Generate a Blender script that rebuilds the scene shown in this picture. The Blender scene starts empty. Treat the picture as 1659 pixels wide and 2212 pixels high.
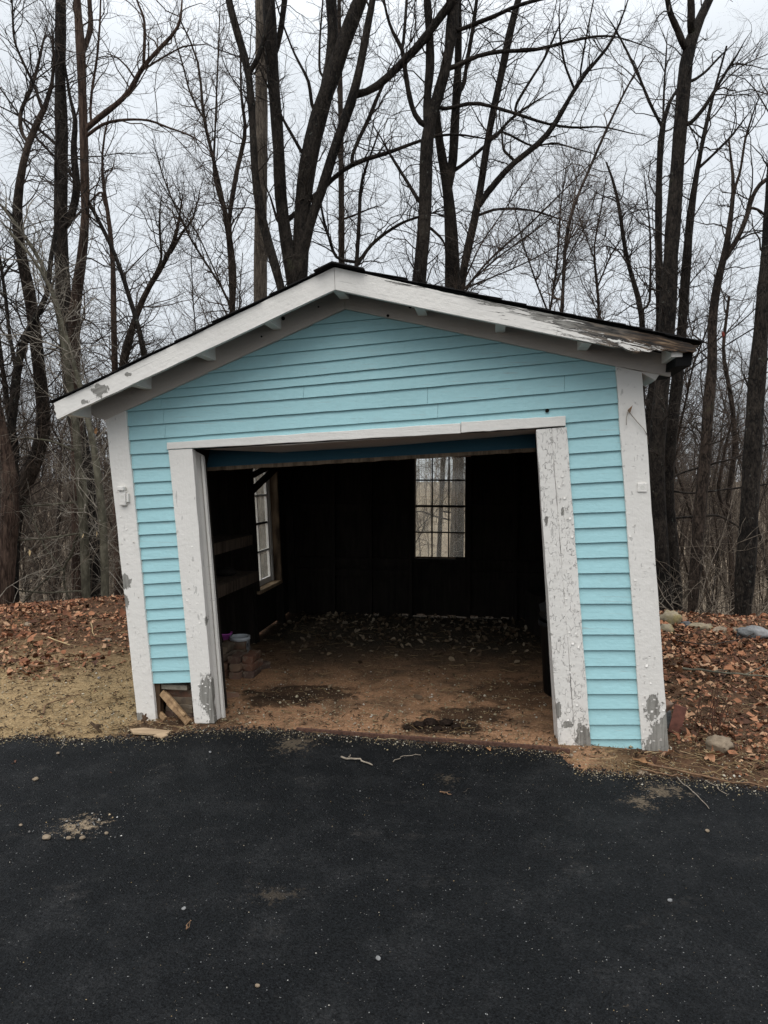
import bpy, bmesh, math, random
import numpy as np
from mathutils import Vector, noise as mnoise

R = math.radians
random.seed(7)
rng = np.random.default_rng(11)
scene = bpy.context.scene
COL = scene.collection

# ------------------------------------------------------------------ camera
CAM_H, PITCH, FPX = 1.65, R(2.8), 1475.0
cam = bpy.data.cameras.new("camera")
cam.sensor_fit = 'VERTICAL'
cam.sensor_height = 36.0
cam.lens = 36.0 * FPX / 2212.0
cam.clip_end = 2000
camo = bpy.data.objects.new("camera", cam)
COL.objects.link(camo)
camo.location = (0, 0, CAM_H)
camo.rotation_euler = (R(90) - PITCH, 0, 0)
scene.camera = camo

# ------------------------------------------------------------------ overcast sky and soft sun
SUN_EL, SUN_AZ = R(58), R(200)          # behind the camera, a little to the left
world = bpy.data.worlds.new("World")
scene.world = world
world.use_nodes = True
wn = world.node_tree
wn.nodes.clear()
w_out = wn.nodes.new("ShaderNodeOutputWorld")
w_bg = wn.nodes.new("ShaderNodeBackground")
w_bg.inputs["Strength"].default_value = 0.1
w_sky = wn.nodes.new("ShaderNodeTexSky")
w_sky.sky_type = 'NISHITA'
w_sky.sun_disc = False
w_sky.sun_elevation = SUN_EL
w_sky.sun_rotation = SUN_AZ
w_tc = wn.nodes.new("ShaderNodeTexCoord")
w_sep = wn.nodes.new("ShaderNodeSeparateXYZ")
w_ramp = wn.nodes.new("ShaderNodeValToRGB")     # cloud deck: brighter towards the zenith
w_ramp.color_ramp.elements[0].position = 0.0
w_ramp.color_ramp.elements[0].color = (6.7, 7.1, 7.55, 1)
w_ramp.color_ramp.elements[1].position = 1.0
w_ramp.color_ramp.elements[1].color = (24.0, 24.4, 25.2, 1)
e = w_ramp.color_ramp.elements.new(0.5)
e.color = (8.0, 8.45, 8.9, 1)
w_noise = wn.nodes.new("ShaderNodeTexNoise")
w_noise.inputs["Scale"].default_value = 2.2
w_noise.inputs["Detail"].default_value = 5
w_nr = wn.nodes.new("ShaderNodeMapRange")
w_nr.inputs["To Min"].default_value = 0.86
w_nr.inputs["To Max"].default_value = 1.14
w_mul = wn.nodes.new("ShaderNodeVectorMath")
w_mul.operation = 'MULTIPLY'
w_mix = wn.nodes.new("ShaderNodeMix")
w_mix.data_type = 'RGBA'
w_mix.inputs["Factor"].default_value = 0.93     # thick cloud over the clear sky
wl = wn.links.new
wl(w_tc.outputs["Generated"], w_sep.inputs[0])
wl(w_sep.outputs["Z"], w_ramp.inputs[0])
wl(w_tc.outputs["Generated"], w_noise.inputs["Vector"])
wl(w_noise.outputs["Fac"], w_nr.inputs["Value"])
wl(w_ramp.outputs["Color"], w_mul.inputs[0])
wl(w_nr.outputs["Result"], w_mul.inputs[1])
wl(w_sky.outputs["Color"], w_mix.inputs["A"])
wl(w_mul.outputs["Vector"], w_mix.inputs["B"])
wl(w_mix.outputs["Result"], w_bg.inputs["Color"])
wl(w_bg.outputs["Background"], w_out.inputs["Surface"])

sun = bpy.data.lights.new("sun", 'SUN')
sun.energy = 1.5
sun.angle = R(60)
sun.color = (1.0, 0.97, 0.93)
suno = bpy.data.objects.new("sun", sun)
COL.objects.link(suno)
_sd = Vector((math.sin(SUN_AZ) * math.cos(SUN_EL), math.cos(SUN_AZ) * math.cos(SUN_EL), math.sin(SUN_EL)))
suno.rotation_euler = _sd.to_track_quat('Z', 'Y').to_euler()
suno.location = (0, 0, 30)

scene.view_settings.view_transform = 'Standard'
scene.view_settings.look = 'None'
scene.view_settings.exposure = 0.17
scene.view_settings.gamma = 1.0
scene.view_settings.use_curve_mapping = False
scene.cycles.max_bounces = 6
scene.cycles.transparent_max_bounces = 12

# ------------------------------------------------------------------ measuring helpers
A_YAW = R(9)
O = np.array([0, 4.35, 0.0])
UU = np.array([math.cos(A_YAW), -math.sin(A_YAW), 0])
VV = np.array([math.sin(A_YAW), math.cos(A_YAW), 0])
CAMP = np.array([0, 0, CAM_H])

def ray(px, py):
    x = (px - 829.5) / FPX
    y = -(py - 1106) / FPX
    return np.array([x, math.cos(PITCH) + y * math.sin(PITCH), -math.sin(PITCH) + y * math.cos(PITCH)])

def fp(px, py, v=0.0):
    """point on the shed plane at depth v, in shed coordinates (s, z)"""
    d = ray(px, py)
    t = (np.dot(O - CAMP, VV) + v) / np.dot(d, VV)
    p = CAMP + t * d - O
    return (float(np.dot(p, UU)), float(p[2]))

def gp(px, py, z=0.0):
    d = ray(px, py)
    t = (z - CAM_H) / d[2]
    p = CAMP + t * d
    return (float(p[0]), float(p[1]))

def dp(px, py, D):
    """point at distance D straight ahead"""
    d = ray(px, py)
    return CAMP + d * (D / d[1])

def loc(s, v, z):
    p = O + UU * s + VV * v
    return (float(p[0]), float(p[1]), float(z))

# ------------------------------------------------------------------ object helpers
def tag(o, label=None, cat=None, group=None, kind=None):
    if label: o["label"] = label
    if cat: o["category"] = cat
    if group: o["group"] = group
    if kind: o["kind"] = kind
    return o

def empty(name, where=(0, 0, 0), rz=0.0):
    o = bpy.data.objects.new(name, None)
    o.empty_display_size = 0.1
    o.location = where
    o.rotation_euler = (0, 0, rz)
    COL.objects.link(o)
    return o

def link(name, me, parent=None):
    o = bpy.data.objects.new(name, me)
    COL.objects.link(o)
    if parent: o.parent = parent
    return o

def np_mesh(name, verts, faces_list, mats, smooth=True):
    """faces_list: list of int arrays (n,k)"""
    me = bpy.data.meshes.new(name)
    verts = np.asarray(verts, dtype=np.float32)
    me.vertices.add(len(verts))
    me.vertices.foreach_set("co", verts.ravel())
    loops = np.concatenate([f.ravel() for f in faces_list]).astype(np.int32)
    counts = np.concatenate([np.full(len(f), f.shape[1]) for f in faces_list]).astype(np.int32)
    starts = np.concatenate([[0], np.cumsum(counts)[:-1]]).astype(np.int32)
    me.loops.add(len(loops))
    me.loops.foreach_set("vertex_index", loops)
    me.polygons.add(len(counts))
    me.polygons.foreach_set("loop_start", starts)
    me.polygons.foreach_set("loop_total", counts)
    if smooth:
        me.polygons.foreach_set("use_smooth", np.ones(len(counts), dtype=bool))
    for m in mats if isinstance(mats, (list, tuple)) else [mats]:
        me.materials.append(m)
    me.update(calc_edges=True)
    return me

class MB:
    def __init__(self):
        self.v, self.f = [], []
    def add(self, vs, fs):
        n = len(self.v)
        self.v += [tuple(map(float, p)) for p in vs]
        self.f += [tuple(i + n for i in q) for q in fs]
    def hexa(self, p):        # p: 4 bottom/front + 4 top/back in matching order
        self.add(p, [(0, 1, 2, 3), (7, 6, 5, 4), (0, 4, 5, 1), (1, 5, 6, 2), (2, 6, 7, 3), (3, 7, 4, 0)])
    def box(self, c, d):
        x, y, z = c; a, b, h = d[0] / 2, d[1] / 2, d[2] / 2
        self.hexa([(x - a, y - b, z - h), (x + a, y - b, z - h), (x + a, y + b, z - h), (x - a, y + b, z - h),
                   (x - a, y - b, z + h), (x + a, y - b, z + h), (x + a, y + b, z + h), (x - a, y + b, z + h)])
    def prism(self, poly, v0, v1):
        """poly in (s,z); v0, v1 numbers or per-point lists"""
        n = len(poly)
        f0 = v0 if hasattr(v0, '__len__') else [v0] * n
        f1 = v1 if hasattr(v1, '__len__') else [v1] * n
        vs = [(p[0], f0[i], p[1]) for i, p in enumerate(poly)] + [(p[0], f1[i], p[1]) for i, p in enumerate(poly)]
        fs = [tuple(range(n)), tuple(range(2 * n - 1, n - 1, -1))]
        fs += [(i, i + n, (i + 1) % n + n, (i + 1) % n) for i in range(n)]
        self.add(vs, fs)
    def bar(self, a, b, w, h, up=(0, 0, 1)):
        a, b = Vector(a), Vector(b)
        t = (b - a).normalized()
        s = t.cross(Vector(up))
        if s.length < 1e-4: s = t.cross(Vector((1, 0, 0)))
        s.normalize(); q = s.cross(t)
        s *= w / 2; q *= h / 2
        self.hexa([a - s - q, a + s - q, a + s + q, a - s + q, b - s - q, b + s - q, b + s + q, b - s + q])
    def lathe(self, prof, seg=24, c=(0, 0, 0)):
        vs, fs = [], []
        for r, z in prof:
            for k in range(seg):
                t = 2 * math.pi * k / seg
                vs.append((c[0] + r * math.cos(t), c[1] + r * math.sin(t), c[2] + z))
        for i in range(len(prof) - 1):
            for k in range(seg):
                fs.append((i * seg + k, i * seg + (k + 1) % seg, (i + 1) * seg + (k + 1) % seg, (i + 1) * seg + k))
        self.add(vs, fs)
    def disc(self, r, z, seg=24, c=(0, 0, 0)):
        self.add([(c[0] + r * math.cos(2 * math.pi * k / seg), c[1] + r * math.sin(2 * math.pi * k / seg), c[2] + z) for k in range(seg)], [tuple(range(seg))])
    def mesh(self, name, m, smooth=False):
        me = bpy.data.meshes.new(name)
        me.from_pydata(self.v, [], self.f)
        bm = bmesh.new(); bm.from_mesh(me)
        bmesh.ops.recalc_face_normals(bm, faces=bm.faces)
        bm.to_mesh(me); bm.free()
        for x in m if isinstance(m, (list, tuple)) else [m]: me.materials.append(x)
        if smooth:
            for p in me.polygons: p.use_smooth = True
        return me
    def build(self, name, m, parent=None, bevel=0.0, smooth=False):
        o = link(name, self.mesh(name, m, smooth), parent)
        if bevel:
            b = o.modifiers.new("bevel", 'BEVEL')
            b.width = bevel; b.segments = 2; b.limit_method = 'ANGLE'; b.angle_limit = R(40)
        return o

def ragged(p, q, n, amp):
    p, q = Vector((p[0], p[1])), Vector((q[0], q[1]))
    d = q - p
    nr = Vector((-d.y, d.x)).normalized()
    out = []
    for i in range(n + 1):
        t = i / n
        j = 0 if i in (0, n) else random.uniform(-amp, amp)
        w = p + d * t + nr * j
        out.append((w.x, w.y))
    return out

def clip(poly, a, b):
    """keep the part of poly to the right of the directed line a->b"""
    out = []
    def side(p): return (b[0] - a[0]) * (p[1] - a[1]) - (b[1] - a[1]) * (p[0] - a[0])
    n = len(poly)
    for i in range(n):
        p, q = poly[i], poly[(i + 1) % n]
        sp, sq = side(p), side(q)
        if sp <= 0: out.append(p)
        if sp * sq < 0:
            t = sp / (sp - sq)
            out.append((p[0] + t * (q[0] - p[0]), p[1] + t * (q[1] - p[1])))
    return out

def tubes(groups):
    """groups: list of (pts[M,N,3], rad[M,N], sides) -> verts, quads"""
    V, Fq, base = [], [], 0
    for P, r, S in groups:
        if len(P) == 0: continue
        M, N, _ = P.shape
        T = np.empty_like(P)
        T[:, 1:-1] = P[:, 2:] - P[:, :-2]
        T[:, 0] = P[:, 1] - P[:, 0]
        T[:, -1] = P[:, -1] - P[:, -2]
        T /= np.linalg.norm(T, axis=2, keepdims=True) + 1e-9
        mean = P[:, -1] - P[:, 0]
        ref = np.where(np.abs(mean[:, 2:3]) > 0.8 * np.linalg.norm(mean, axis=1, keepdims=True), np.array([[1.0, 0, 0]]), np.array([[0, 0, 1.0]]))
        X = np.cross(T, ref[:, None, :])
        X /= np.linalg.norm(X, axis=2, keepdims=True) + 1e-9
        Y = np.cross(T, X)
        a = np.arange(S) * 2 * math.pi / S
        ring = P[:, :, None, :] + r[:, :, None, None] * (X[:, :, None, :] * np.cos(a)[None, None, :, None] + Y[:, :, None, :] * np.sin(a)[None, None, :, None])
        V.append(ring.reshape(-1, 3))
        idx = base + np.arange(M * N * S).reshape(M, N, S)
        i0 = idx[:, :-1, :]; i1 = idx[:, 1:, :]
        q = np.stack([i0, np.roll(i0, -1, axis=2), np.roll(i1, -1, axis=2), i1], axis=-1)
        Fq.append(q.reshape(-1, 4))
        base += M * N * S
    return np.concatenate(V), [np.concatenate(Fq)]

# ------------------------------------------------------------------ materials
class NT:
    def __init__(self, name):
        self.m = bpy.data.materials.new(name)
        self.m.use_nodes = True
        self.t = self.m.node_tree
        self.b = self.t.nodes["Principled BSDF"]
    def n(self, typ, **kw):
        x = self.t.nodes.new("ShaderNode" + typ)
        for k, v in kw.items(): setattr(x, k, v)
        return x
    def put(self, sock, val):
        if isinstance(val, bpy.types.NodeSocket): self.t.links.new(val, sock)
        elif val is not None:
            if sock.type == 'RGBA' and len(val) == 3: val = (*val, 1)
            sock.default_value = val
    def coord(self, kind="Object"):
        return self.n("TexCoord").outputs[kind]
    def pos(self): return self.n("NewGeometry").outputs["Position"]
    def mapping(self, vec, scale=(1, 1, 1), rot=(0, 0, 0), loc=(0, 0, 0)):
        x = self.n("Mapping")
        if rot[1]:                       # turn first, then stretch along the turned board
            x.vector_type = 'TEXTURE'; scale = tuple(1 / k for k in scale)
        self.put(x.inputs["Vector"], vec)
        x.inputs["Scale"].default_value = scale; x.inputs["Rotation"].default_value = rot; x.inputs["Location"].default_value = loc
        return x.outputs[0]
    def noise(self, vec, scale, detail=4, rough=0.55, out="Fac", dist=0.0):
        x = self.n("TexNoise")
        self.put(x.inputs["Vector"], vec)
        x.inputs["Scale"].default_value = scale; x.inputs["Detail"].default_value = detail
        x.inputs["Roughness"].default_value = rough; x.inputs["Distortion"].default_value = dist
        return x.outputs[out]
    def voronoi(self, vec, scale, feature='F1', out="Distance"):
        x = self.n("TexVoronoi", feature=feature)
        self.put(x.inputs["Vector"], vec); x.inputs["Scale"].default_value = scale
        return x.outputs[out]
    def math(self, op, a, b=None, clamp=False):
        x = self.n("Math", operation=op, use_clamp=clamp)
        self.put(x.inputs[0], a)
        if b is not None: self.put(x.inputs[1], b)
        return x.outputs[0]
    def rng(self, v, a, b, c=0.0, d=1.0):
        x = self.n("MapRange", clamp=True)
        self.put(x.inputs["Value"], v)
        for k, q in zip(("From Min", "From Max", "To Min", "To Max"), (a, b, c, d)): x.inputs[k].default_value = q
        return x.outputs["Result"]
    def mix(self, f, a, b, blend='MIX'):
        x = self.n("Mix", data_type='RGBA', blend_type=blend)
        self.put(x.inputs["Factor"], f); self.put(x.inputs["A"], a); self.put(x.inputs["B"], b)
        return x.outputs["Result"]
    def ramp(self, f, stops):
        x = self.n("ValToRGB")
        self.put(x.inputs[0], f)
        el = x.color_ramp.elements
        while len(el) < len(stops): el.new(0.5)
        for q, (p, c) in zip(el, stops): q.position = p; q.color = (*c, 1)
        return x.outputs[0]
    def bump(self, h, strength=0.5, dist=0.01, normal=None):
        x = self.n("Bump")
        x.inputs["Strength"].default_value = strength; x.inputs["Distance"].default_value = dist
        self.put(x.inputs["Height"], h)
        if normal is not None: self.put(x.inputs["Normal"], normal)
        return x.outputs[0]
    def blob(self, vec, c, r, sc=(1, 1, 1)):
        """1 at the centre c falling to 0 at radius r (stretched)"""
        s = self.n("VectorMath", operation='SUBTRACT'); self.put(s.inputs[0], vec); s.inputs[1].default_value = c
        k = self.n("VectorMath", operation='MULTIPLY'); self.put(k.inputs[0], s.outputs[0]); k.inputs[1].default_value = sc
        l = self.n("VectorMath", operation='LENGTH'); self.put(l.inputs[0], k.outputs[0])
        return self.math('SUBTRACT', 1.0, self.math('DIVIDE', l.outputs["Value"], r))
    def sep(self, vec):
        s = self.n("SeparateXYZ"); self.put(s.inputs[0], vec); return s.outputs
    def done(self, color=None, rough=0.8, normal=None, spec=0.3, metal=None):
        self.put(self.b.inputs["Base Color"], color)
        self.put(self.b.inputs["Roughness"], rough)
        self.b.inputs["Specular IOR Level"].default_value = spec
        if metal is not None: self.b.inputs["Metallic"].default_value = metal
        if normal is not None: self.put(self.b.inputs["Normal"], normal)
        return self.m

def painted(name, base, patches=(), crack=0.0, chips=0.47, grain=(60, 60, 4), rot=0.0, wear=0.0, rotten=None, edge_tint=None, dirt=0.12):
    """old paint over wood: brush grain, blisters, cracks, bare patches at given spots (shed coordinates)"""
    q = NT(name)
    o = q.coord()
    m = q.mapping(o, scale=grain, rot=(0, rot, 0))
    g = q.noise(m, 1.0, 5, 0.6)
    big = q.noise(o, 3.0, 4)
    lump = q.noise(o, 28.0, 4, 0.65)
    col = q.mix(q.rng(big, 0.3, 0.7), tuple(c * 0.93 for c in base), base)
    col = q.mix(q.math('MULTIPLY', q.n('ObjectInfo').outputs['Random'], 0.10), col, tuple(c * 0.6 for c in base))
    # thin flaking: short flakes along the grain
    fl = q.noise(q.mapping(o, scale=(grain[0] * 0.6, 40, grain[2] * 2.6), rot=(0, rot, 0)), 1.0, 3, 0.5, dist=0.4)
    flk = q.rng(q.math('ADD', fl, q.math('MULTIPLY', q.math('SUBTRACT', big, 0.5), 0.25)), chips + 0.265, chips + 0.275)
    col = q.mix(q.math('MULTIPLY', flk, 0.5), col, (0.3, 0.29, 0.27))
    h = q.math('ADD', q.math('MULTIPLY', g, 0.35), q.math('MULTIPLY', lump, 0.8))
    # dirt rubbed in
    dn = q.noise(o, 9.0, 6, 0.7)
    col = q.mix(q.rng(dn, 0.55, 0.85, 0, dirt), col, (0.24, 0.2, 0.15))
    bare = None
    pn = q.math('SUBTRACT', q.noise(q.mapping(o, scale=(1, 1, 0.55)), 34.0, 6, 0.7), 0.5)
    for c, r, sc in patches:
        b = q.math('ADD', q.blob(o, c, r, sc), q.math('MULTIPLY', pn, 2.2))
        b = q.rng(b, 0.30, 0.33)
        bare = b if bare is None else q.math('MAXIMUM', bare, b)
    if crack:
        cm = q.mapping(o, scale=(46, 46, 19))
        wob = q.noise(o, 30, 4, out="Color")
        va = q.n("VectorMath", operation='ADD'); q.put(va.inputs[0], cm); q.put(va.inputs[1], wob)
        vd = q.voronoi(va.outputs[0], 1.0, 'DISTANCE_TO_EDGE')
        ln = q.rng(vd, 0.0, 0.045, 1, 0)
        mask = q.rng(q.noise(o, 24.0, 4, 0.65), 0.62 - 0.13 * crack, 0.70 - 0.13 * crack)
        ck = q.math('MULTIPLY', ln, mask)
        col = q.mix(q.math('MULTIPLY', ck, 0.55), col, (0.24, 0.23, 0.21))
        h = q.math('SUBTRACT', h, q.math('MULTIPLY', ck, 1.2))
    if rotten:
        p0, p1 = rotten        # wear grows from s=p0 to s=p1
        s = q.sep(o)[0]
        ramp = q.rng(s, p0, p1, -0.16, 0.19)
        st = q.noise(q.mapping(o, scale=(4, 30, 36), rot=(0, rot, 0)), 1.0, 7, 0.72, dist=0.7)
        nn = q.math('ADD', q.math('MULTIPLY', s, 0.243), q.math('MULTIPLY', q.sep(o)[2], 0.970))
        band = q.math('MULTIPLY', q.rng(nn, 2.685, 2.745, 0, 0.15), q.rng(s, -0.22, 0.0))      # wear along the upper edge under the shingles
        rb = q.rng(q.math('ADD', q.math('ADD', st, ramp), band), 0.572, 0.582)
        bare = rb if bare is None else q.math('MAXIMUM', bare, rb)
    wood_n = q.noise(q.mapping(o, scale=(grain[0] * 1.2, 60, grain[2] * 1.2), rot=(0, rot, 0)), 1.0, 6, 0.7)
    wood = q.ramp(wood_n, [(0.3, (0.12, 0.11, 0.095)), (0.55, (0.26, 0.25, 0.225)), (0.75, (0.34, 0.32, 0.285))])
    if rotten:
        streak = q.noise(q.mapping(o, scale=(6, 20, 58), rot=(0, rot, 0)), 1.0, 6, 0.62, dist=0.8)
        wood = q.mix(q.rng(streak, 0.40, 0.50, 0.9, 0), wood, (0.03, 0.026, 0.022))
        bn = q.ramp(streak, [(0.41, (0.005, 0.0035, 0.0025)), (0.49, (0.032, 0.018, 0.009)), (0.56, (0.09, 0.052, 0.026)), (0.64, (0.24, 0.165, 0.10))])
        wood = q.mix(q.rng(q.math('ADD', q.sep(o)[0], q.math('MULTIPLY', big, 0.5)), rotten[1] - 0.35, rotten[1] + 0.1), wood, bn)
    if bare is not None:
        col = q.mix(bare, col, wood)
        h = q.math('SUBTRACT', h, q.math('MULTIPLY', bare, 0.9))
    nb = q.bump(h, 0.75, 0.006)
    return q.done(col, q.rng(lump, 0.3, 0.7, 0.42, 0.62), nb, 0.35)

WHITE = (0.745, 0.715, 0.665)
AQUA = (0.345, 0.585, 0.615)

def wood(name, dark, light, scale=(30, 30, 2.5), rough=0.85, spec=0.2, bump=0.5):
    q = NT(name)
    o = q.coord()
    n1 = q.noise(q.mapping(o, scale=scale), 1.0, 6, 0.65)
    n2 = q.noise(o, 4.0, 3)
    c = q.mix(q.rng(q.math('ADD', n1, q.math('MULTIPLY', q.math('SUBTRACT', n2, 0.5), 0.5)), 0.3, 0.72), dark, light)
    return q.done(c, rough, q.bump(n1, bump, 0.006), spec)

def bark(name, dark, light, moss=None, vs=5.0, zs=1.9, bump=1.0, moss_amt=0.62, pale=None):
    q = NT(name)
    o = q.coord()
    m = q.mapping(o, scale=(vs * 4, vs * 4, zs * 4))
    ridg = q.noise(m, 1.0, 5, 0.66, dist=0.8)
    wv = q.n("VectorMath", operation='ADD'); q.put(wv.inputs[0], q.mapping(o, scale=(vs * 8.5, vs * 8.5, zs * 8))); q.put(wv.inputs[1], q.noise(o, 9, 3, out="Color"))
    plate = q.rng(q.voronoi(wv.outputs[0], 1.0, 'DISTANCE_TO_EDGE'), 0.0, 0.3)
    ridg = q.math('ADD', q.math('MULTIPLY', ridg, 0.87), q.math('MULTIPLY', plate, 0.13))
    big = q.noise(o, 1.3, 4)
    c = q.mix(q.rng(q.math('ADD', ridg, q.math('MULTIPLY', q.math('SUBTRACT', big, 0.5), 0.6)), 0.38, 0.66), dark, light)
    if moss:
        mm = q.rng(q.noise(o, 2.6, 6, 0.7), moss_amt, moss_amt + 0.13)
        c = q.mix(q.math('MULTIPLY', mm, 0.65), c, moss)
    if pale:
        pm = q.rng(q.noise(o, 15.0, 3, 0.6), 0.66, 0.70)
        c = q.mix(q.math('MULTIPLY', pm, 0.7), c, pale)
    return q.done(c, 0.9, q.bump(ridg, bump, 0.03), 0.15)

M = {}
M['bark_dark'] = bark('wet_dark_bark', (0.005, 0.004, 0.0034), (0.036, 0.029, 0.023), (0.05, 0.055, 0.03), pale=(0.10, 0.105, 0.09))
M['bark_brown'] = bark('brown_bark', (0.011, 0.008, 0.006), (0.064, 0.047, 0.036), (0.06, 0.06, 0.03))
M['bark_red'] = bark('reddish_peeling_bark', (0.022, 0.013, 0.0095), (0.105, 0.070, 0.052), None, vs=6, zs=0.7)
M['bark_grey'] = bark('smooth_grey_bark', (0.055, 0.05, 0.036), (0.13, 0.12, 0.088), (0.09, 0.095, 0.045), vs=1.6, zs=0.8, bump=0.4, pale=(0.2, 0.2, 0.17))
M['bark_ridged'] = bark('ridged_tan_bark', (0.045, 0.036, 0.028), (0.20, 0.165, 0.13), None, vs=7.0, zs=0.9, bump=1.3)
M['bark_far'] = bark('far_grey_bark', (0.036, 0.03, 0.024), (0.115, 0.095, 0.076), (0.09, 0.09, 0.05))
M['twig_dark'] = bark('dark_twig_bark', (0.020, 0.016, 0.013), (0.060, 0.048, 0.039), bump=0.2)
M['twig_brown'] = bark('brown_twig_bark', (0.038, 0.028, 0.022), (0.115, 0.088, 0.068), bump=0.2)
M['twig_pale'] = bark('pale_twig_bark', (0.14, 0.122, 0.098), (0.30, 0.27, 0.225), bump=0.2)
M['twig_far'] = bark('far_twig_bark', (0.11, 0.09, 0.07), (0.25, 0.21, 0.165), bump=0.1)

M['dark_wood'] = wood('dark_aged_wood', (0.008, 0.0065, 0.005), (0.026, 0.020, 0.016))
M['shelf_wood'] = wood('dull_brown_shelf_wood', (0.03, 0.022, 0.016), (0.11, 0.082, 0.06))
M['worn_wood'] = wood('worn_bare_wood', (0.05, 0.034, 0.022), (0.21, 0.155, 0.105))
M['split_wood'] = wood('split_tan_wood', (0.12, 0.07, 0.035), (0.42, 0.28, 0.155), scale=(22, 22, 22))
M['plank_wood'] = wood('weathered_plank_wood', (0.17, 0.11, 0.065), (0.45, 0.33, 0.21), scale=(3, 40, 40))
M['rot_wood'] = wood('rotten_brown_wood', (0.025, 0.014, 0.008), (0.15, 0.095, 0.055))
M['jamb_wood'] = wood('brown_window_jamb_wood', (0.03, 0.02, 0.013), (0.24, 0.165, 0.105), scale=(9, 9, 1.5))
M['blue'] = None

def simple(name, col, rough=0.6, spec=0.3, metal=None, nscale=20, var=0.15, bump=0.2):
    q = NT(name)
    o = q.coord()
    n = q.noise(o, nscale, 5, 0.6)
    c = q.mix(q.rng(n, 0.3, 0.7), tuple(x * (1 - var) for x in col), tuple(min(1, x * (1 + var)) for x in col))
    return q.done(c, rough, q.bump(n, bump, 0.004), spec, metal)

M['shingle'] = simple('black_asphalt_shingle', (0.018, 0.017, 0.017), 0.92, 0.15, nscale=140, var=0.5, bump=0.6)
M['tar'] = simple('black_underlayment', (0.008, 0.008, 0.008), 0.9, 0.1)
M['rust'] = simple('rusty_iron', (0.085, 0.045, 0.032), 0.85, 0.2, nscale=60, var=0.45, bump=0.5)
M['plate'] = simple('red_brown_rusted_plate', (0.13, 0.048, 0.033), 0.75, 0.3, nscale=25, var=0.4)
M['bin'] = simple('dark_plastic_bin', (0.007, 0.007, 0.0075), 0.55, 0.3)
M['bag'] = simple('grey_plastic_bag', (0.009, 0.009, 0.009), 0.6, 0.4)
M['pink'] = simple('magenta_plastic', (0.62, 0.13, 0.55), 0.4, 0.4, var=0.05)
M['bucket'] = simple('white_plastic_bucket', (0.58, 0.61, 0.63), 0.35, 0.4, var=0.05)
M['ink'] = simple('dark_print', (0.03, 0.035, 0.045), 0.5, 0.3, var=0.05)
M['wire'] = simple('thin_grey_wire', (0.25, 0.24, 0.22), 0.5, 0.4)
M['dry_leaf'] = simple('dry_curled_leaf', (0.25, 0.13, 0.06), 0.8, 0.2, var=0.4)
M['red_leaf'] = simple('dark_red_leaf', (0.16, 0.03, 0.02), 0.8, 0.2, var=0.4)
M['straw'] = simple('dry_straw', (0.36, 0.265, 0.14), 0.8, 0.2, nscale=6, var=0.45)
M['stick'] = simple('bare_stick_bark', (0.22, 0.185, 0.145), 0.8, 0.2, nscale=30, var=0.5)
M['stick_brown'] = simple('brown_stick_bark', (0.15, 0.088, 0.05), 0.8, 0.2, nscale=30, var=0.45)
M['red_stem'] = simple('dark_red_stem', (0.075, 0.034, 0.022), 0.8, 0.2, nscale=30, var=0.4)
M['bolt'] = simple('pale_bolt_metal', (0.62, 0.60, 0.55), 0.5, 0.4)
M['hole'] = simple('dark_gap', (0.01, 0.008, 0.006), 0.95, 0.05)

# blue door paint, worn along the bottom
q = NT('old_blue_door_paint')
o_ = q.coord()
n_ = q.noise(q.mapping(o_, scale=(4, 30, 50)), 1, 5, 0.6)
M['blue'] = q.done(q.mix(q.rng(n_, 0.62, 0.7), (0.016, 0.062, 0.090), (0.07, 0.09, 0.09)), 0.5, q.bump(n_, 0.4, 0.004), 0.35)

# brick with variation per brick
q = NT('old_clay_brick')
o_ = q.coord()
oi = q.n("ObjectInfo").outputs["Random"]
n_ = q.noise(o_, 18, 5, 0.65)
base_ = q.ramp(oi, [(0.0, (0.15, 0.075, 0.05)), (0.35, (0.20, 0.125, 0.085)), (0.6, (0.19, 0.15, 0.105)), (0.85, (0.10, 0.065, 0.052)), (1.0, (0.23, 0.14, 0.10))])
c_ = q.mix(q.rng(n_, 0.5, 0.68), base_, (0.20, 0.165, 0.125))
c_ = q.mix(q.rng(q.noise(o_, 5, 4), 0.56, 0.70, 0, 0.8), c_, (0.045, 0.035, 0.03))
M['brick'] = q.done(c_, 0.92, q.bump(n_, 0.8, 0.008), 0.15)
M['slab'] = simple('grey_concrete_slab', (0.25, 0.225, 0.18), 0.95, 0.15, nscale=30, var=0.3, bump=0.6)

# stones
def stone(name, a, b, moss=None):
    q = NT(name)
    o = q.coord()
    n1 = q.noise(o, 7, 7, 0.65)
    c = q.mix(q.rng(n1, 0.32, 0.7), a, b)
    if moss: c = q.mix(q.rng(q.noise(o, 5, 6, 0.7), 0.48, 0.6, 0, 0.85), c, moss)
    return q.done(c, 0.9, q.bump(n1, 0.8, 0.02), 0.2)
M['stone_grey'] = stone('grey_stone', (0.10, 0.10, 0.10), (0.27, 0.27, 0.265))
M['stone_tan'] = stone('tan_stone', (0.11, 0.082, 0.055), (0.29, 0.23, 0.165))
M['stone_moss'] = stone('mossy_stone', (0.15, 0.12, 0.08), (0.34, 0.285, 0.20), (0.19, 0.15, 0.06))
M['stone_dark'] = stone('dark_stone', (0.05, 0.05, 0.052), (0.15, 0.15, 0.15))

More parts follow.
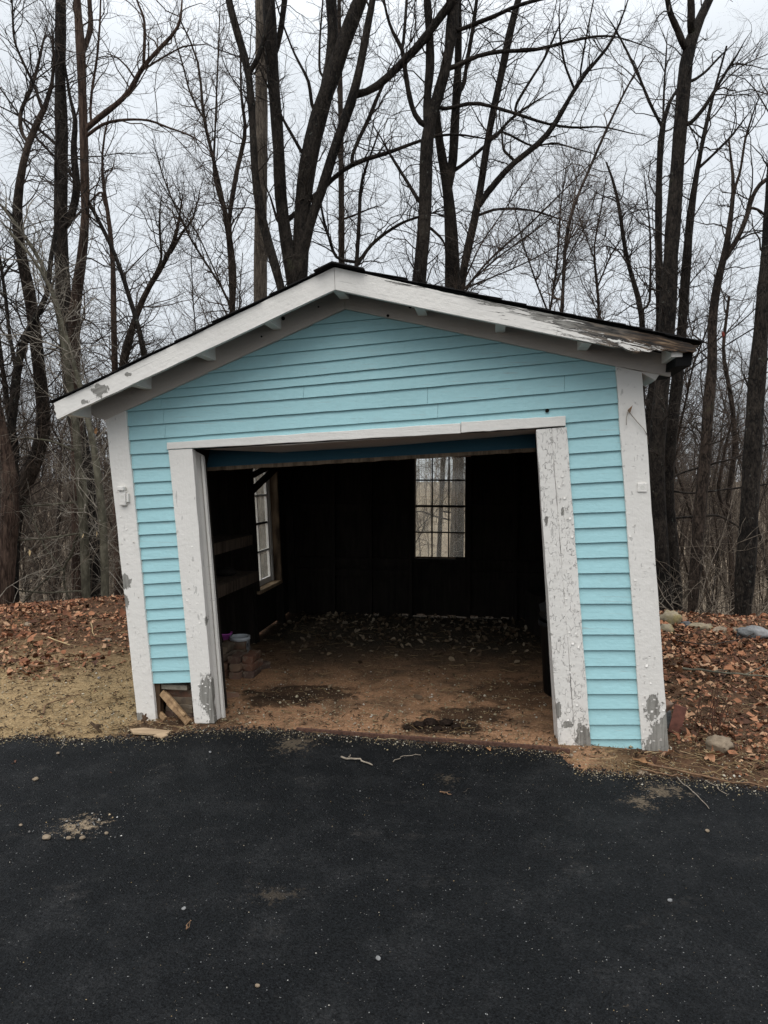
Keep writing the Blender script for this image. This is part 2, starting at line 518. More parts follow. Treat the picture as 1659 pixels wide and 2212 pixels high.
# pebbles, leaves, straws: a colour for each island
def islands(name, stops, rough=0.85, spec=0.2, trans=False):
    q = NT(name)
    r = q.n("NewGeometry").outputs["Random Per Island"]
    c = q.ramp(r, stops)
    n = q.noise(q.pos(), 60, 3)
    c = q.mix(q.rng(n, 0.3, 0.7, 0, 0.35), c, (0.06, 0.035, 0.02))
    return q.done(c, rough, q.bump(n, 0.3, 0.004), spec)
M['leaves'] = islands('dead_leaf_litter', [(0, (0.035, 0.019, 0.013)), (0.25, (0.10, 0.042, 0.024)), (0.5, (0.22, 0.086, 0.043)), (0.75, (0.36, 0.165, 0.086)), (0.93, (0.48, 0.30, 0.18)), (1, (0.12, 0.06, 0.035))])
M['leaves_in'] = islands('dusty_dead_leaves', [(0, (0.07, 0.046, 0.028)), (0.6, (0.19, 0.14, 0.09)), (1, (0.38, 0.31, 0.22))])
M['straws'] = islands('scattered_straw', [(0, (0.10, 0.06, 0.03)), (0.4, (0.25, 0.165, 0.08)), (0.8, (0.40, 0.29, 0.15)), (1, (0.50, 0.39, 0.23))])
M['grit'] = islands('sandy_grit', [(0, (0.16, 0.12, 0.075)), (0.4, (0.27, 0.22, 0.13)), (0.8, (0.40, 0.35, 0.24)), (1, (0.55, 0.52, 0.45))])
M['road_grit'] = islands('pale_road_grit', [(0, (0.03, 0.03, 0.03)), (0.6, (0.13, 0.127, 0.12)), (0.8, (0.45, 0.42, 0.36)), (0.9, (0.40, 0.27, 0.11)), (1, (0.72, 0.72, 0.70))], 0.5, 0.4)
M['mulch'] = islands('dark_wood_chips', [(0, (0.02, 0.012, 0.008)), (0.5, (0.055, 0.033, 0.02)), (1, (0.13, 0.085, 0.05))])

# asphalt
q = NT('fresh_black_asphalt')
p_ = q.pos()
agg = q.voronoi(p_, 120.0)
fine = q.noise(p_, 130, 4, 0.75)
mid = q.noise(p_, 26, 5, 0.7)
big = q.noise(p_, 0.9, 4, 0.6)
c_ = q.mix(q.rng(fine, 0.36, 0.66), (0.0008, 0.0009, 0.001), (0.0155, 0.0172, 0.0188))
c_ = q.mix(q.rng(mid, 0.45, 0.72, 0, 0.45), c_, (0.008, 0.0084, 0.009))
# dusty scuffs
du = q.math('MULTIPLY', q.rng(q.noise(q.mapping(p_, scale=(1.1, 1.9, 1)), 2.7, 5, 0.62), 0.60, 0.74), q.rng(q.noise(p_, 42, 5, 0.75), 0.42, 0.66))
c_ = q.mix(q.math('MULTIPLY', du, 0.36), c_, (0.11, 0.098, 0.088))
mot = q.math('MULTIPLY', q.rng(q.noise(p_, 3.4, 7, 0.72), 0.47, 0.68), q.rng(q.noise(p_, 60, 5, 0.8), 0.40, 0.62))
c_ = q.mix(q.math('MULTIPLY', mot, 0.38), c_, (0.06, 0.06, 0.06))
for c, r, sc, k in [((*gp(172, 1793), 0), 0.13, (1, 1.15, 1), 0.95), ((*gp(1436, 1716), 0), 0.15, (1, 1.3, 1), 0.42), ((*gp(1383, 1740), 0), 0.10, (1, 1, 1), 0.42),
                 ((*gp(640, 1612), 0), 0.16, (1, 0.8, 1), 0.34), ((*gp(968, 1692), 0), 0.08, (1, 1, 1), 0.2), ((*gp(590, 1943), 0), 0.10, (0.8, 1.6, 1), 0.13), ((*gp(1360, 2198), 0), 0.03, (1, 1, 1), 0.4)]:
    gr2 = q.noise(p_, 62, 6, 0.8)
    b_ = q.rng(q.math('ADD', q.blob(p_, c, r * 1.15, sc), q.math('ADD', q.math('MULTIPLY', q.math('SUBTRACT', mid, 0.5), 3.4), q.math('MULTIPLY', q.math('SUBTRACT', gr2, 0.5), 3.4))), 0.45, 0.85, 0, k)
    c_ = q.mix(b_, c_, (0.26, 0.20, 0.135))
# pale stone chips showing in the mix
ch = q.math('MULTIPLY', q.rng(q.voronoi(p_, 80.0), 0.12, 0.2, 1, 0), q.rng(q.noise(p_, 47, 2), 0.60, 0.66))
c_ = q.mix(q.math('MULTIPLY', ch, 0.85), c_, (0.36, 0.36, 0.35))
hh = q.math('ADD', q.math('MULTIPLY', agg, 0.7), q.math('MULTIPLY', fine, 0.9))
M['asphalt'] = q.done(c_, q.rng(big, 0.35, 0.65, 0.55, 0.75), q.bump(hh, 1.0, 0.010), 0.09)

# ground: sand, leaf mould, garage dirt by place
q = NT('forest_ground')
p_ = q.pos()
xyz = q.sep(p_)
wob = q.math('MULTIPLY', q.math('SUBTRACT', q.noise(p_, 1.1, 5, 0.6), 0.5), 1.9)
fine = q.noise(p_, 75, 4, 0.7)
grain_ = q.noise(p_, 230, 2, 0.7)
mid = q.noise(p_, 8, 6, 0.7)
mould = q.ramp(fine, [(0.3, (0.022, 0.013, 0.008)), (0.5, (0.065, 0.038, 0.023)), (0.7, (0.135, 0.085, 0.05))])
mould = q.mix(q.rng(mid, 0.4, 0.7, 0, 0.6), mould, (0.17, 0.085, 0.045))
sand = q.ramp(fine, [(0.25, (0.085, 0.052, 0.024)), (0.5, (0.30, 0.208, 0.108)), (0.75, (0.52, 0.39, 0.22))])
sand = q.mix(q.rng(mid, 0.45, 0.75, 0, 0.7), sand, (0.10, 0.072, 0.042))
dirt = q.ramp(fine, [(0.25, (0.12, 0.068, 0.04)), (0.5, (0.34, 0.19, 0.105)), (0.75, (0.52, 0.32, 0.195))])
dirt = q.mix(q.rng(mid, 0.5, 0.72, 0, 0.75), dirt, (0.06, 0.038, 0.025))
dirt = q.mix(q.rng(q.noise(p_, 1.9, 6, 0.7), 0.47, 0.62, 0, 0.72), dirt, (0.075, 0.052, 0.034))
far = q.mix(q.rng(q.noise(p_, 0.35, 6, 0.7), 0.3, 0.7), (0.16, 0.125, 0.09), (0.29, 0.235, 0.17))
yy = q.math('ADD', xyz[1], wob)
xx = q.math('ADD', xyz[0], q.math('MULTIPLY', wob, 0.25))
col = q.mix(q.rng(yy, 5.6, 6.9, 1, 0), mould, sand)
right = q.rng(xx, 1.15, 1.5)
col = q.mix(right, col, mould)
# dirt in and in front of the garage (shed axes)
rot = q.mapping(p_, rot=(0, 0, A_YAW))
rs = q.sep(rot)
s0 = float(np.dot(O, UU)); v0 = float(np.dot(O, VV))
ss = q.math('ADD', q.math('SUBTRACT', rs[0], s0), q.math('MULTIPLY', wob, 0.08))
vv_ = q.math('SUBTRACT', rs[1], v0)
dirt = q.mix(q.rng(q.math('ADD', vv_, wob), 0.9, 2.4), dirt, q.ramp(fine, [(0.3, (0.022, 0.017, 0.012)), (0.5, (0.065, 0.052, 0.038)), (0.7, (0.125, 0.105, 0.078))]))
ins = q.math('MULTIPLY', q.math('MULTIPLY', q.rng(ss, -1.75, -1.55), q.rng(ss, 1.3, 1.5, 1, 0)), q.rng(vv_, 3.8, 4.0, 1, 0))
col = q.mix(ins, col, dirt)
# oil-dark stains on the garage floor
for (c, r, sc, k) in [((*gp(660, 1500), 0), 0.42, (0.75, 1.6, 1), 0.85), ((*gp(600, 1515), 0), 0.3, (0.8, 1.6, 1), 0.8), ((*gp(1010, 1545), 0), 0.36, (0.9, 1.7, 1), 0.8), ((*gp(950, 1572), 0), 0.40, (1, 2.2, 1), 0.95),
                      ((*gp(345, 1575), 0), 0.30, (0.8, 1.6, 1), 0.75), ((*gp(1120, 1500), 0), 0.5, (1, 1, 1), 0.6), ((*gp(470, 1570), 0), 0.2, (1, 1, 1), 0.6)]:
    b_ = q.rng(q.math('ADD', q.blob(p_, c, r, sc), q.math('MULTIPLY', q.math('SUBTRACT', mid, 0.5), 1.6)), 0.15, 0.4, 0, k)
    col = q.mix(b_, col, (0.028, 0.018, 0.012))
col = q.mix(q.rng(xyz[1], 11, 17), col, far)
hh = q.math('ADD', q.math('MULTIPLY', fine, 0.6), q.math('ADD', q.math('MULTIPLY', grain_, 0.25), q.math('MULTIPLY', mid, 1.2)))
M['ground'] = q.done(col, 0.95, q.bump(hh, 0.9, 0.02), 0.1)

# old dusty glass
q = NT('old_dusty_glass')
nt = q.t
tr = q.n("BsdfTransparent"); tr.inputs[0].default_value = (0.93, 0.94, 0.93, 1)
gl = q.n("BsdfGlossy"); gl.inputs["Roughness"].default_value = 0.08
df = q.n("BsdfTranslucent"); df.inputs[0].default_value = (0.88, 0.83, 0.72, 1)
mx1 = q.n("MixShader"); mx2 = q.n("MixShader")
dn = q.noise(q.coord(), 9, 5, 0.7)
q.put(mx1.inputs[0], q.rng(dn, 0.3, 0.75, 0.06, 0.17))
nt.links.new(tr.outputs[0], mx1.inputs[1]); nt.links.new(df.outputs[0], mx1.inputs[2])
mx2.inputs[0].default_value = 0.03
nt.links.new(mx1.outputs[0], mx2.inputs[1]); nt.links.new(gl.outputs[0], mx2.inputs[2])
nt.links.new(mx2.outputs[0], nt.nodes["Material Output"].inputs["Surface"])
M['glass'] = q.m

# ------------------------------------------------------------------ terrain
EDGE_PX = [(-700, 1606), (0, 1603), (75, 1594), (120, 1603), (190, 1604), (235, 1597), (280, 1599), (365, 1597), (400, 1586), (470, 1583), (545, 1581), (640, 1586), (829, 1603),
           (1000, 1614), (1180, 1628), (1212, 1638), (1222, 1656), (1255, 1671), (1340, 1677), (1430, 1684), (1580, 1701), (1659, 1714), (2050, 1790)]
EDGE = np.array([gp(*p) for p in EDGE_PX])
def edge_y(x): return np.interp(x, EDGE[:, 0], EDGE[:, 1])

def smooth(t):
    t = np.clip(t, 0, 1); return t * t * (3 - 2 * t)

def height(x, y):
    x = np.asarray(x, float); y = np.asarray(y, float)
    crest = np.interp(x, [-14, -6, -4.6, -3.6, -2.4, -1.2, 2.2, 3.2, 4.2, 6, 14], [8.2, 8.0, 8.3, 8.9, 9.1, 9.6, 9.4, 8.2, 7.8, 7.6, 7.6])
    d = np.maximum(y - crest, 0)
    down = -0.36 * (np.sqrt(d * d + 0.25) - 0.5)
    z = np.where(y > crest, down, 0.0)
    z = np.maximum(z, -6.2 - 1.3 * smooth((y - 26) / 20))
    z = z + np.clip((y - 36) * 0.072, 0, 7.2)
    z = z + 0.05 * smooth((y - 5.5) / 2.0) * smooth((-x - 1.8) / 1.0)
    return z

def ground_z(x, y):
    return float(height(x, y))

def axis(parts):
    return np.unique(np.concatenate([np.arange(a, b, s) for a, b, s in parts]))
gx = axis([(-320, -60, 26), (-60, -16, 4), (-16, -6, 0.5), (-6, 6, 0.06), (6, 16, 0.5), (16, 60, 4), (60, 321, 26)])
gy = axis([(-80, -6, 12), (-6, 3, 1.0), (3, 10.5, 0.06), (10.5, 20, 0.5), (20, 60, 3), (60, 420, 20)])
X, Y = np.meshgrid(gx, gy)
Z = height(X, Y)
ey = edge_y(X)
Zb = np.zeros_like(Z)
for i in range(X.shape[0]):
    for j in range(X.shape[1]):
        y = Y[i, j]
        if 3.3 < y < 10.6 and abs(X[i, j]) < 6.1:
            Zb[i, j] = 0.030 * mnoise.fractal(Vector((X[i, j] * 2.2, y * 2.2, 0)), 0.9, 2.0, 4) + 0.006 * mnoise.noise(Vector((X[i, j] * 17, y * 17, 3)))
        elif y >= 10.6:
            Zb[i, j] = 0.25 * mnoise.fractal(Vector((X[i, j] * 0.12, y * 0.12, 0)), 0.9, 2.0, 4)
fade = smooth((Y - ey - 0.02) / 0.7)
lx = X - O[0]; ly = Y - O[1]
S_ = lx * UU[0] + ly * UU[1]; V_ = lx * VV[0] + ly * VV[1]
inside = smooth((S_ + 2.0) / 0.3) * smooth((1.9 - S_) / 0.3) * smooth((V_ + 0.25) / 0.2) * smooth((4.0 - V_) / 0.2)
Zb = Zb * (0.25 + 0.75 * fade) * (1 - 0.55 * inside)
Z = Z + Zb + 0.004
Z = np.where(Y < ey - 0.07, np.minimum(Z, 0) - 0.09, Z)
ny, nx = X.shape
idx = np.arange(nx * ny).reshape(ny, nx)
quads = np.stack([idx[:-1, :-1], idx[:-1, 1:], idx[1:, 1:], idx[1:, :-1]], axis=-1).reshape(-1, 4)
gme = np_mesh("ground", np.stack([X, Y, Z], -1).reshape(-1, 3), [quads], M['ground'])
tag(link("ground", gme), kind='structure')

# driveway: a slab with a crumbling edge
xs = np.concatenate([np.arange(-60, -4.5, 4.0), np.arange(-4.5, 4.6, 0.022), np.arange(5, 61, 4.0)])
ex = edge_y(xs)
inner = np.abs(xs) < 4.6
jit = np.array([0.022 * mnoise.fractal(Vector((x * 9, 5, 0)), 0.8, 2, 4) + 0.006 * mnoise.noise(Vector((x * 70, 1, 0))) for x in xs])
ex = ex + np.where(inner, jit, 0)
rows = []
def arow(yv, z):
    return np.stack([xs, yv, np.full_like(xs, z) if np.isscalar(z) else z], -1)
hz = np.array([0.006 * mnoise.noise(Vector((x * 1.3, 0, 7))) for x in xs])
rows = [arow(ex + 0.012, -0.02), arow(ex, 0.010 + hz), arow(ex - 0.035, 0.018 + hz), arow(ex - 0.3, 0.020 + hz * 0.4)]
for yv in (3.0, 2.4, 1.6, 0.8, -0.5, -3, -8, -25):
    rows.append(arow(np.minimum(np.full_like(xs, yv), ex - 0.35 - (3.0 - yv) * 0.01), 0.020))
Pm = np.stack(rows)
nr, nc, _ = Pm.shape
idx = np.arange(nr * nc).reshape(nr, nc)
quads = np.stack([idx[:-1, :-1], idx[1:, :-1], idx[1:, 1:], idx[:-1, 1:]], axis=-1).reshape(-1, 4)
tag(link("driveway", np_mesh("driveway", Pm.reshape(-1, 3), [quads], M['asphalt'])), kind='structure')
ROAD_Z = 0.020

# ------------------------------------------------------------------ the shed
shed = empty("shed", (O[0], O[1], 0), -A_YAW)
tag(shed, "small leaning garage with pale aqua clapboards, peeling white trim and an open dark doorway", "shed")

def P(px, py, v=0.0): return fp(px, py, v)
VB = 3.75                                   # depth of the back wall

# white paints, each with its bare patches where the boards have them
def sp(px, py, v=-0.03):
    s, z = fp(px, py, v); return (s, v, z)
mat_left_corner = painted('white_paint_left_corner', WHITE, [(sp(272, 1258), 0.055, (1, 0.5, 0.8)), (sp(300, 1552), 0.05, (1, .5, .8)), (sp(272, 1300), 0.03, (1, .5, .5))], chips=0.43)
mat_left_casing = painted('white_paint_left_casing', WHITE, [(sp(448, 1500), 0.105, (1.25, 0.5, 0.6)), (sp(456, 1535), 0.06, (1.3, .5, .7)), (sp(447, 1342), 0.03, (1.5, .5, .6)), (sp(463, 1560), 0.06, (1, 0.5, 1))], chips=0.41)
mat_right_casing = painted('cracked_white_paint_right_casing', WHITE, [(sp(1262, 1590), 0.085, (1.2, .5, .7)), (sp(1270, 1618), 0.08, (1, .5, 1)), (sp(1205, 1535), 0.05, (1.6, .5, .7)), (sp(1235, 1628), 0.06, (.7, .5, 1.3)), (sp(1225, 1565), 0.05, (1, .5, 1.6)), (sp(1180, 1125), 0.022, (1.3, .5, .6)), (sp(1215, 1105), 0.02, (1.6, .5, .6))], crack=1.0, chips=0.40)
mat_right_corner = painted('white_paint_right_corner', WHITE, [(sp(1410, 1530), 0.085, (1.3, .5, .75)), (sp(1432, 1590), 0.115, (1.1, .5, .7)), (sp(1420, 1622), 0.12, (.9, .5, 1.2)), (sp(1443, 1555), 0.05, (1.3, .5, .5))], crack=0.15, chips=0.44)
mat_trim = painted('white_paint_trim', WHITE, chips=0.43, grain=(5, 60, 60))
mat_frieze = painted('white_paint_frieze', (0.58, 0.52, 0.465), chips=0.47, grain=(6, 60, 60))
mat_rake_left = painted('white_paint_left_rake', WHITE, [(sp(213, 843, -.3), 0.065, (0.8, .5, 1.2)), (sp(180, 868, -.3), 0.03, (.7, .5, 1.4)), (sp(275, 808, -.3), 0.03, (1, .5, 1.5))], chips=0.42, grain=(5, 60, 70), rot=R(-22))
mat_rake_right = painted('rotting_white_paint_right_rake', WHITE, [], chips=0.37, grain=(5, 60, 70), rot=R(14), rotten=(0.3, 1.62))
mat_aqua = painted('aqua_paint_clapboard', AQUA, chips=0.425, grain=(5, 60, 70), dirt=0.16)

# --- sheathing of the front (dark inside face)
f = MB()
# front sheathing: left of door, right of door, gable
f.prism([P(232, 907), P(418, 850), P(412, 975), P(440, 1475), P(330, 1475)], 0.0, 0.02)
f.prism([P(1170, 850), P(1382, 805), P(1440, 1622), P(1216, 1622), P(1168, 925)], 0.0, 0.02)
f.prism([P(400, 862), P(418, 850), P(1170, 850), P(1168, 926), P(412, 972)], 0.0, 0.02)
f.prism([P(250, 902), P(745, 655), P(1382, 800), P(1170, 850), P(418, 850)], 0.0, 0.02)
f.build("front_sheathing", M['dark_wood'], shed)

# --- clapboards
def lerp(a, b, t): return (a[0] + (b[0] - a[0]) * t, a[1] + (b[1] - a[1]) * t)
def yat(line, x):
    for (x0, y0), (x1, y1) in zip(line[:-1], line[1:]):
        if x <= x1 or (x1, y1) == line[-1]:
            return y0 + (y1 - y0) * (x - x0) / (x1 - x0)
FRL = (fp(228, 907), fp(745, 667)); FRR = (fp(745, 667), fp(1449, 813))
lift = 0.03
def clap(top, bot, xl, xr, frieze=False, gapx=0.0):
    """one board between two lines given in the picture of the front wall; bottom edge stands proud"""
    b0 = fp(xl[1], yat(bot, xl[1])); b1 = fp(xr[1], yat(bot, xr[1]))
    t0 = fp(xl[0], yat(top, xl[0])); t1 = fp(xr[0], yat(top, xr[0]))
    n = max(2, int(math.hypot(b1[0] - b0[0], b1[1] - b0[1]) / 0.09))
    be = ragged(b0, b1, n, 0.0011)
    poly = [t0] + be + [t1]
    def frac(p):                       # 0 at the bottom line, 1 at the top line
        k = (p[0] - b0[0]) / (b1[0] - b0[0] + 1e-9)
        zb = b0[1] + k * (b1[1] - b0[1]); zt = t0[1] + k * (t1[1] - t0[1])
        return (p[1] - zb) / (zt - zb + 1e-9)
    fr = frac
    # run the top on under the board above
    up = 0.022
    poly = [(t0[0], t0[1] + up)] + be + [(t1[0], t1[1] + up)]
    if frieze:
        a, b = FRL; poly = clip(poly, (a[0], a[1] + lift), (b[0], b[1] + lift))
        a, b = FRR; poly = clip(poly, (a[0], a[1] + lift), (b[0], b[1] + lift))
    if len(poly) < 3: return
    vf = [-(0.0185 - 0.0155 * min(1.25, max(-0.1, fr(p)))) + random.uniform(-0.0004, 0.0004) for p in poly]
    m = MB()
    m.prism(poly, vf, [min(x + 0.012, -0.0005) if x + 0.012 < 0 else -0.0005 for x in vf])
    m.build("clapboard", mat_aqua, shed)

def xline(p, q):                       # x on a slanted limit line at height y
    return lambda y: p[0] + (q[0] - p[0]) * (y - p[1]) / (q[1] - p[1])
XL0 = xline((262, 890), (329, 1560)); XL1 = xline((369, 970), (426, 1562))
XR0 = xline((1220, 925), (1275, 1635)); XR1 = xline((1337, 793), (1394, 1625))

G = [
    [(620, 668), (745, 650), (900, 650)],
    [(600, 710), (672, 703), (829, 688), (900, 681)],
    [(500, 746), (600, 737), (829, 716), (909, 707), (1000, 698)],
    [(420, 783), (522, 774), (829, 744), (999, 725), (1100, 714)],
    [(330, 820), (445, 809), (829, 773), (1084, 743), (1200, 729)],
    [(270, 852), (370, 842), (829, 800), (1179, 763), (1300, 749)],
    [(255, 870), (330, 863), (829, 821), (1254, 780), (1345, 771)],
    [(255, 891), (270, 890), (829, 847), (1327, 802), (1345, 800)],
    [(255, 923), (274, 921), (829, 882), (1329, 837), (1345, 835)],
    [(255, 954), (276, 952), (829, 912), (1331, 872), (1345, 870)],
]
splits = {6: [], 7: [350, 657], 8: [355, 924, 1219], 9: [359, 946]}
for k in range(1, len(G)):
    top, bot = G[k - 1], G[k]
    x0 = max(XL0(890), bot[0][0]); x1 = min(1342, bot[-1][0])
    if k >= 7: x0 = XL0(920)
    cuts = [x0] + splits.get(k, []) + [x1]
    for a, b in zip(cuts[:-1], cuts[1:]):
        g0 = 0.3 if a != x0 else 0; g1 = 0.3 if b != x1 else 0
        clap(top, bot, (a + g0, a + g0), (b - g1, b - g1), frieze=True)
# short piece between the last long board and the door head trim
clap([(340, 946), (829, 912), (1240, 880)], [(340, 975), (829, 943), (1240, 913)], (361, 361), (1221, 1221))
yl = [952, 982, 1013, 1043, 1071, 1100, 1129, 1156, 1184, 1210, 1237, 1262, 1289, 1317, 1341, 1368, 1394, 1423, 1450, 1476]
for a, b in zip(yl[:-1], yl[1:]):
    sl = 0.052 if b < 1440 else 0.03
    top = [(250, a - (250 - 280) * -0.0 + 1.5), (440, a - 160 * 0.052)]
    bot = [(250, b + 1.5), (440, b - 160 * sl)]
    clap(top, bot, (XL0(a), XL0(b)), (XL1(a), XL1(b)))
yr = [877, 913, 947, 980, 1013, 1045, 1078, 1109, 1141, 1173, 1205, 1238, 1269, 1303, 1337, 1369, 1403, 1437, 1465, 1497, 1529, 1563, 1594, 1625]
for i, (a, b) in enumerate(zip(yr[:-1], yr[1:])):
    def slope(y): return max(0.0, 0.09 - 0.09 * (y - 880) / 430)
    top = [(1200, a + 30 * slope(a)), (1420, a - 190 * slope(a))]
    bot = [(1200, b + 30 * slope(b)), (1420, b - 190 * slope(b))]
    if i == 0: top = [(1200, 884), (1420, 862)]
    clap(top, bot, (XR0(a), XR0(b)), (XR1(a), XR1(b)))

# --- white trim
def board(name, px, v0, v1, m, n=14, amp=0.0022, bevel=0.003, drop=0.0):
    """board from four picture points of its front face (tl, tr, br, bl); long edges slightly uneven"""
    tl, tr, br, bl = [fp(x, y, v0) for x, y in px]
    br = (br[0], br[1] - drop); bl = (bl[0], bl[1] - drop)
    wide = abs(tr[0] - tl[0]) > abs(tl[1] - bl[1])
    if wide: poly = ragged(tl, tr, n, amp) + ragged(br, bl, n, amp)
    else: poly = [tl] + ragged(tr, br, n, amp) + ragged(bl, tl, n, amp)[:-1]
    m_ = MB(); m_.prism(poly, v0, v1)
    return m_.build(name, m, shed, bevel)
board("corner_board", [(228, 905), (271, 886), (337, 1560), (297, 1563)], -0.030, 0.0, mat_left_corner)
board("corner_board", [(1330, 791), (1387, 803), (1446, 1632), (1388, 1632)], -0.032, 0.0, mat_right_corner)
board("door_casing", [(363, 972), (415, 969), (463, 1563), (420, 1563)], -0.030, 0.02, mat_left_casing)
# right casing is two boards with a seam
board("door_casing", [(1158, 928), (1191, 925), (1245, 1636), (1209, 1636)], -0.0315, 0.02, mat_right_casing)
board("door_casing", [(1191, 925), (1224, 922), (1279, 1635), (1245, 1636)], -0.030, 0.02, mat_right_casing)
board("door_head_trim", [(360, 956), (995, 914), (995, 936), (360, 971)], -0.036, 0.0, mat_trim)
board("door_head_trim", [(996, 911), (1222, 898), (1222, 920), (996, 935)], -0.040, 0.0, mat_trim)

def quadface(name, front, vf, back, vb, th, m, normal):
    """thin board between a front edge (picture points at depth vf) and a back edge (at depth vb)"""
    a, b = [fp(x, y, vf) for x, y in front]
    c, d = [fp(x, y, vb) for x, y in back]
    p = [Vector((a[0], vf, a[1])), Vector((b[0], vf, b[1])), Vector((d[0], vb, d[1])), Vector((c[0], vb, c[1]))]
    nn = Vector(normal) * th
    q_ = MB(); q_.hexa([*p, *[x + nn for x in p]])
    return q_.build(name, m, shed, 0.002)
quadface("door_jamb", [(415, 970), (463, 1563)], 0.021, [(441, 984), (487, 1550)], 0.15, 0.025, mat_trim, (-1, 0, 0))
quadface("door_jamb", [(1159, 926), (1209, 1634)], 0.021, [(1157, 930), (1199, 1622)], 0.15, 0.025, mat_right_casing, (1, 0, 0))
# stop moulding on the left jamb
quadface("door_stop", [(433, 985), (479, 1555)], 0.09, [(437, 986), (483, 1552)], 0.12, 0.018, mat_trim, (1, 0, 0))
quadface("door_stop", [(443, 992), (488, 1530)], 0.155, [(446, 992), (492, 1528)], 0.185, 0.03, M['dark_wood'], (-1, 0, 0))
# underside of the door head
hb = [(415, 969), (618, 962), (829, 948), (1159, 925)]
hu = [(440, 971), (618, 978), (829, 966), (1157, 938)]
h = MB()
for (a, b), (c, d) in zip(zip(hb[:-1], hb[1:]), zip(hu[:-1], hu[1:])):
    pa, pb = fp(*a, 0.001), fp(*b, 0.001); pc, pd = fp(*c, 0.30), fp(*d, 0.30)
    h.hexa([(pa[0], .001, pa[1]), (pb[0], .001, pb[1]), (pd[0], .30, pd[1]), (pc[0], .30, pc[1]),
            (pa[0], .001, pa[1] + .03), (pb[0], .001, pb[1] + .03), (pd[0], .30, pd[1] + .03), (pc[0], .30, pc[1] + .03)])
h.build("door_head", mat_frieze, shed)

# frieze boards under the overhang
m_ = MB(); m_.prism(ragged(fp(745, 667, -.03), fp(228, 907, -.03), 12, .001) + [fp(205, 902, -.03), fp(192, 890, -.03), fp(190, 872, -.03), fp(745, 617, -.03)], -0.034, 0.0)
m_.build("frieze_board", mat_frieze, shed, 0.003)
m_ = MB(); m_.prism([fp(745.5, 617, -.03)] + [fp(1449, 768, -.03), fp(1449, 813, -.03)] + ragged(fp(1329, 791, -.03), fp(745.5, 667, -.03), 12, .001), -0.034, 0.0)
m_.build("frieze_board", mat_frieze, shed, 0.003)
m_ = MB(); m_.prism([fp(1386, 800, -.02), fp(1425, 808, -.02), fp(1416, 822, -.02), fp(1386, 806, -.02)], -0.02, 0.25)
m_.build("plate_end", mat_trim, shed, 0.003)

# rake boards
VR = -0.29
tl, pk, pb, bl = fp(115, 871, VR), fp(721.5, 577, VR), fp(723.5, 626, VR), fp(124, 906, VR)
m_ = MB()
m_.prism(ragged(tl, pk, 22, .0015) + ragged(pb, bl, 22, .002)[:] + [fp(120, 900, VR), fp(121, 893, VR), fp(117, 886, VR), fp(118, 879, VR)], VR, VR + 0.028)
m_.build("rake_board", mat_rake_left, shed, 0.002)
rt = fp(1490, 741, VR)
bot = [fp(724.2, 626, VR), fp(829, 648.5, VR), fp(1000, 684, VR), fp(1180, 720.5, VR), fp(1300, 745, VR)]
rag = [(1330, 751), (1345, 750), (1358, 757), (1374, 762), (1390, 759), (1402, 761), (1416, 755), (1428, 759), (1440, 756), (1452, 760), (1466, 757), (1478, 761), (1489, 760), (1499, 762), (1506, 757), (1503, 752), (1512, 748), (1507, 745), (1498, 746)]
m_ = MB()
m_.prism([fp(722.2, 577, VR)] + [fp(829, 601, VR), fp(900, 617, VR), fp(960, 631, VR), fp(1100, 660, VR), fp(1300, 701, VR), fp(1420, 724, VR)] + [rt] + [fp(x, y, VR) for x, y in rag[::-1]] + bot[::-1], VR - 0.002, VR + 0.028)
m_.build("rake_board", mat_rake_right, shed, 0.002)

# lookouts
for x, y, w, hh_ in [(735, 632, 30, 26), (585, 700, 24, 24), (440, 769, 26, 22), (298, 833, 28, 20), (165, 897, 34, 18), (909, 669, 18, 26), (1081, 706, 17, 22), (1263, 746, 17, 18), (1452, 775, 22, 30)]:
    s, z = fp(x, y + 3, -0.16)
    m_ = MB()
    m_.hexa([(s - .03, -.262, z), (s + .03, -.262, z), (s + .03, -.035, z), (s - .03, -.035, z),
             (s - .03, -.262, z + .11), (s + .03, -.262, z + .11), (s + .03, -.035, z + .11), (s - .03, -.035, z + .11)])
    m_.build("lookout", mat_trim, shed, 0.003)
s, z = fp(1468, 775, -0.2)
m_ = MB(); m_.hexa([(s - .035, -.255, z - .05), (s + .05, -.255, z - .045), (s + .05, .3, z - .045), (s - .035, .3, z - .05), (s - .03, -.255, z + .04), (s + .055, -.255, z + .03), (s + .055, .3, z + .03), (s - .03, .3, z + .04)])
m_.build("eave_board", M['tar'], shed)

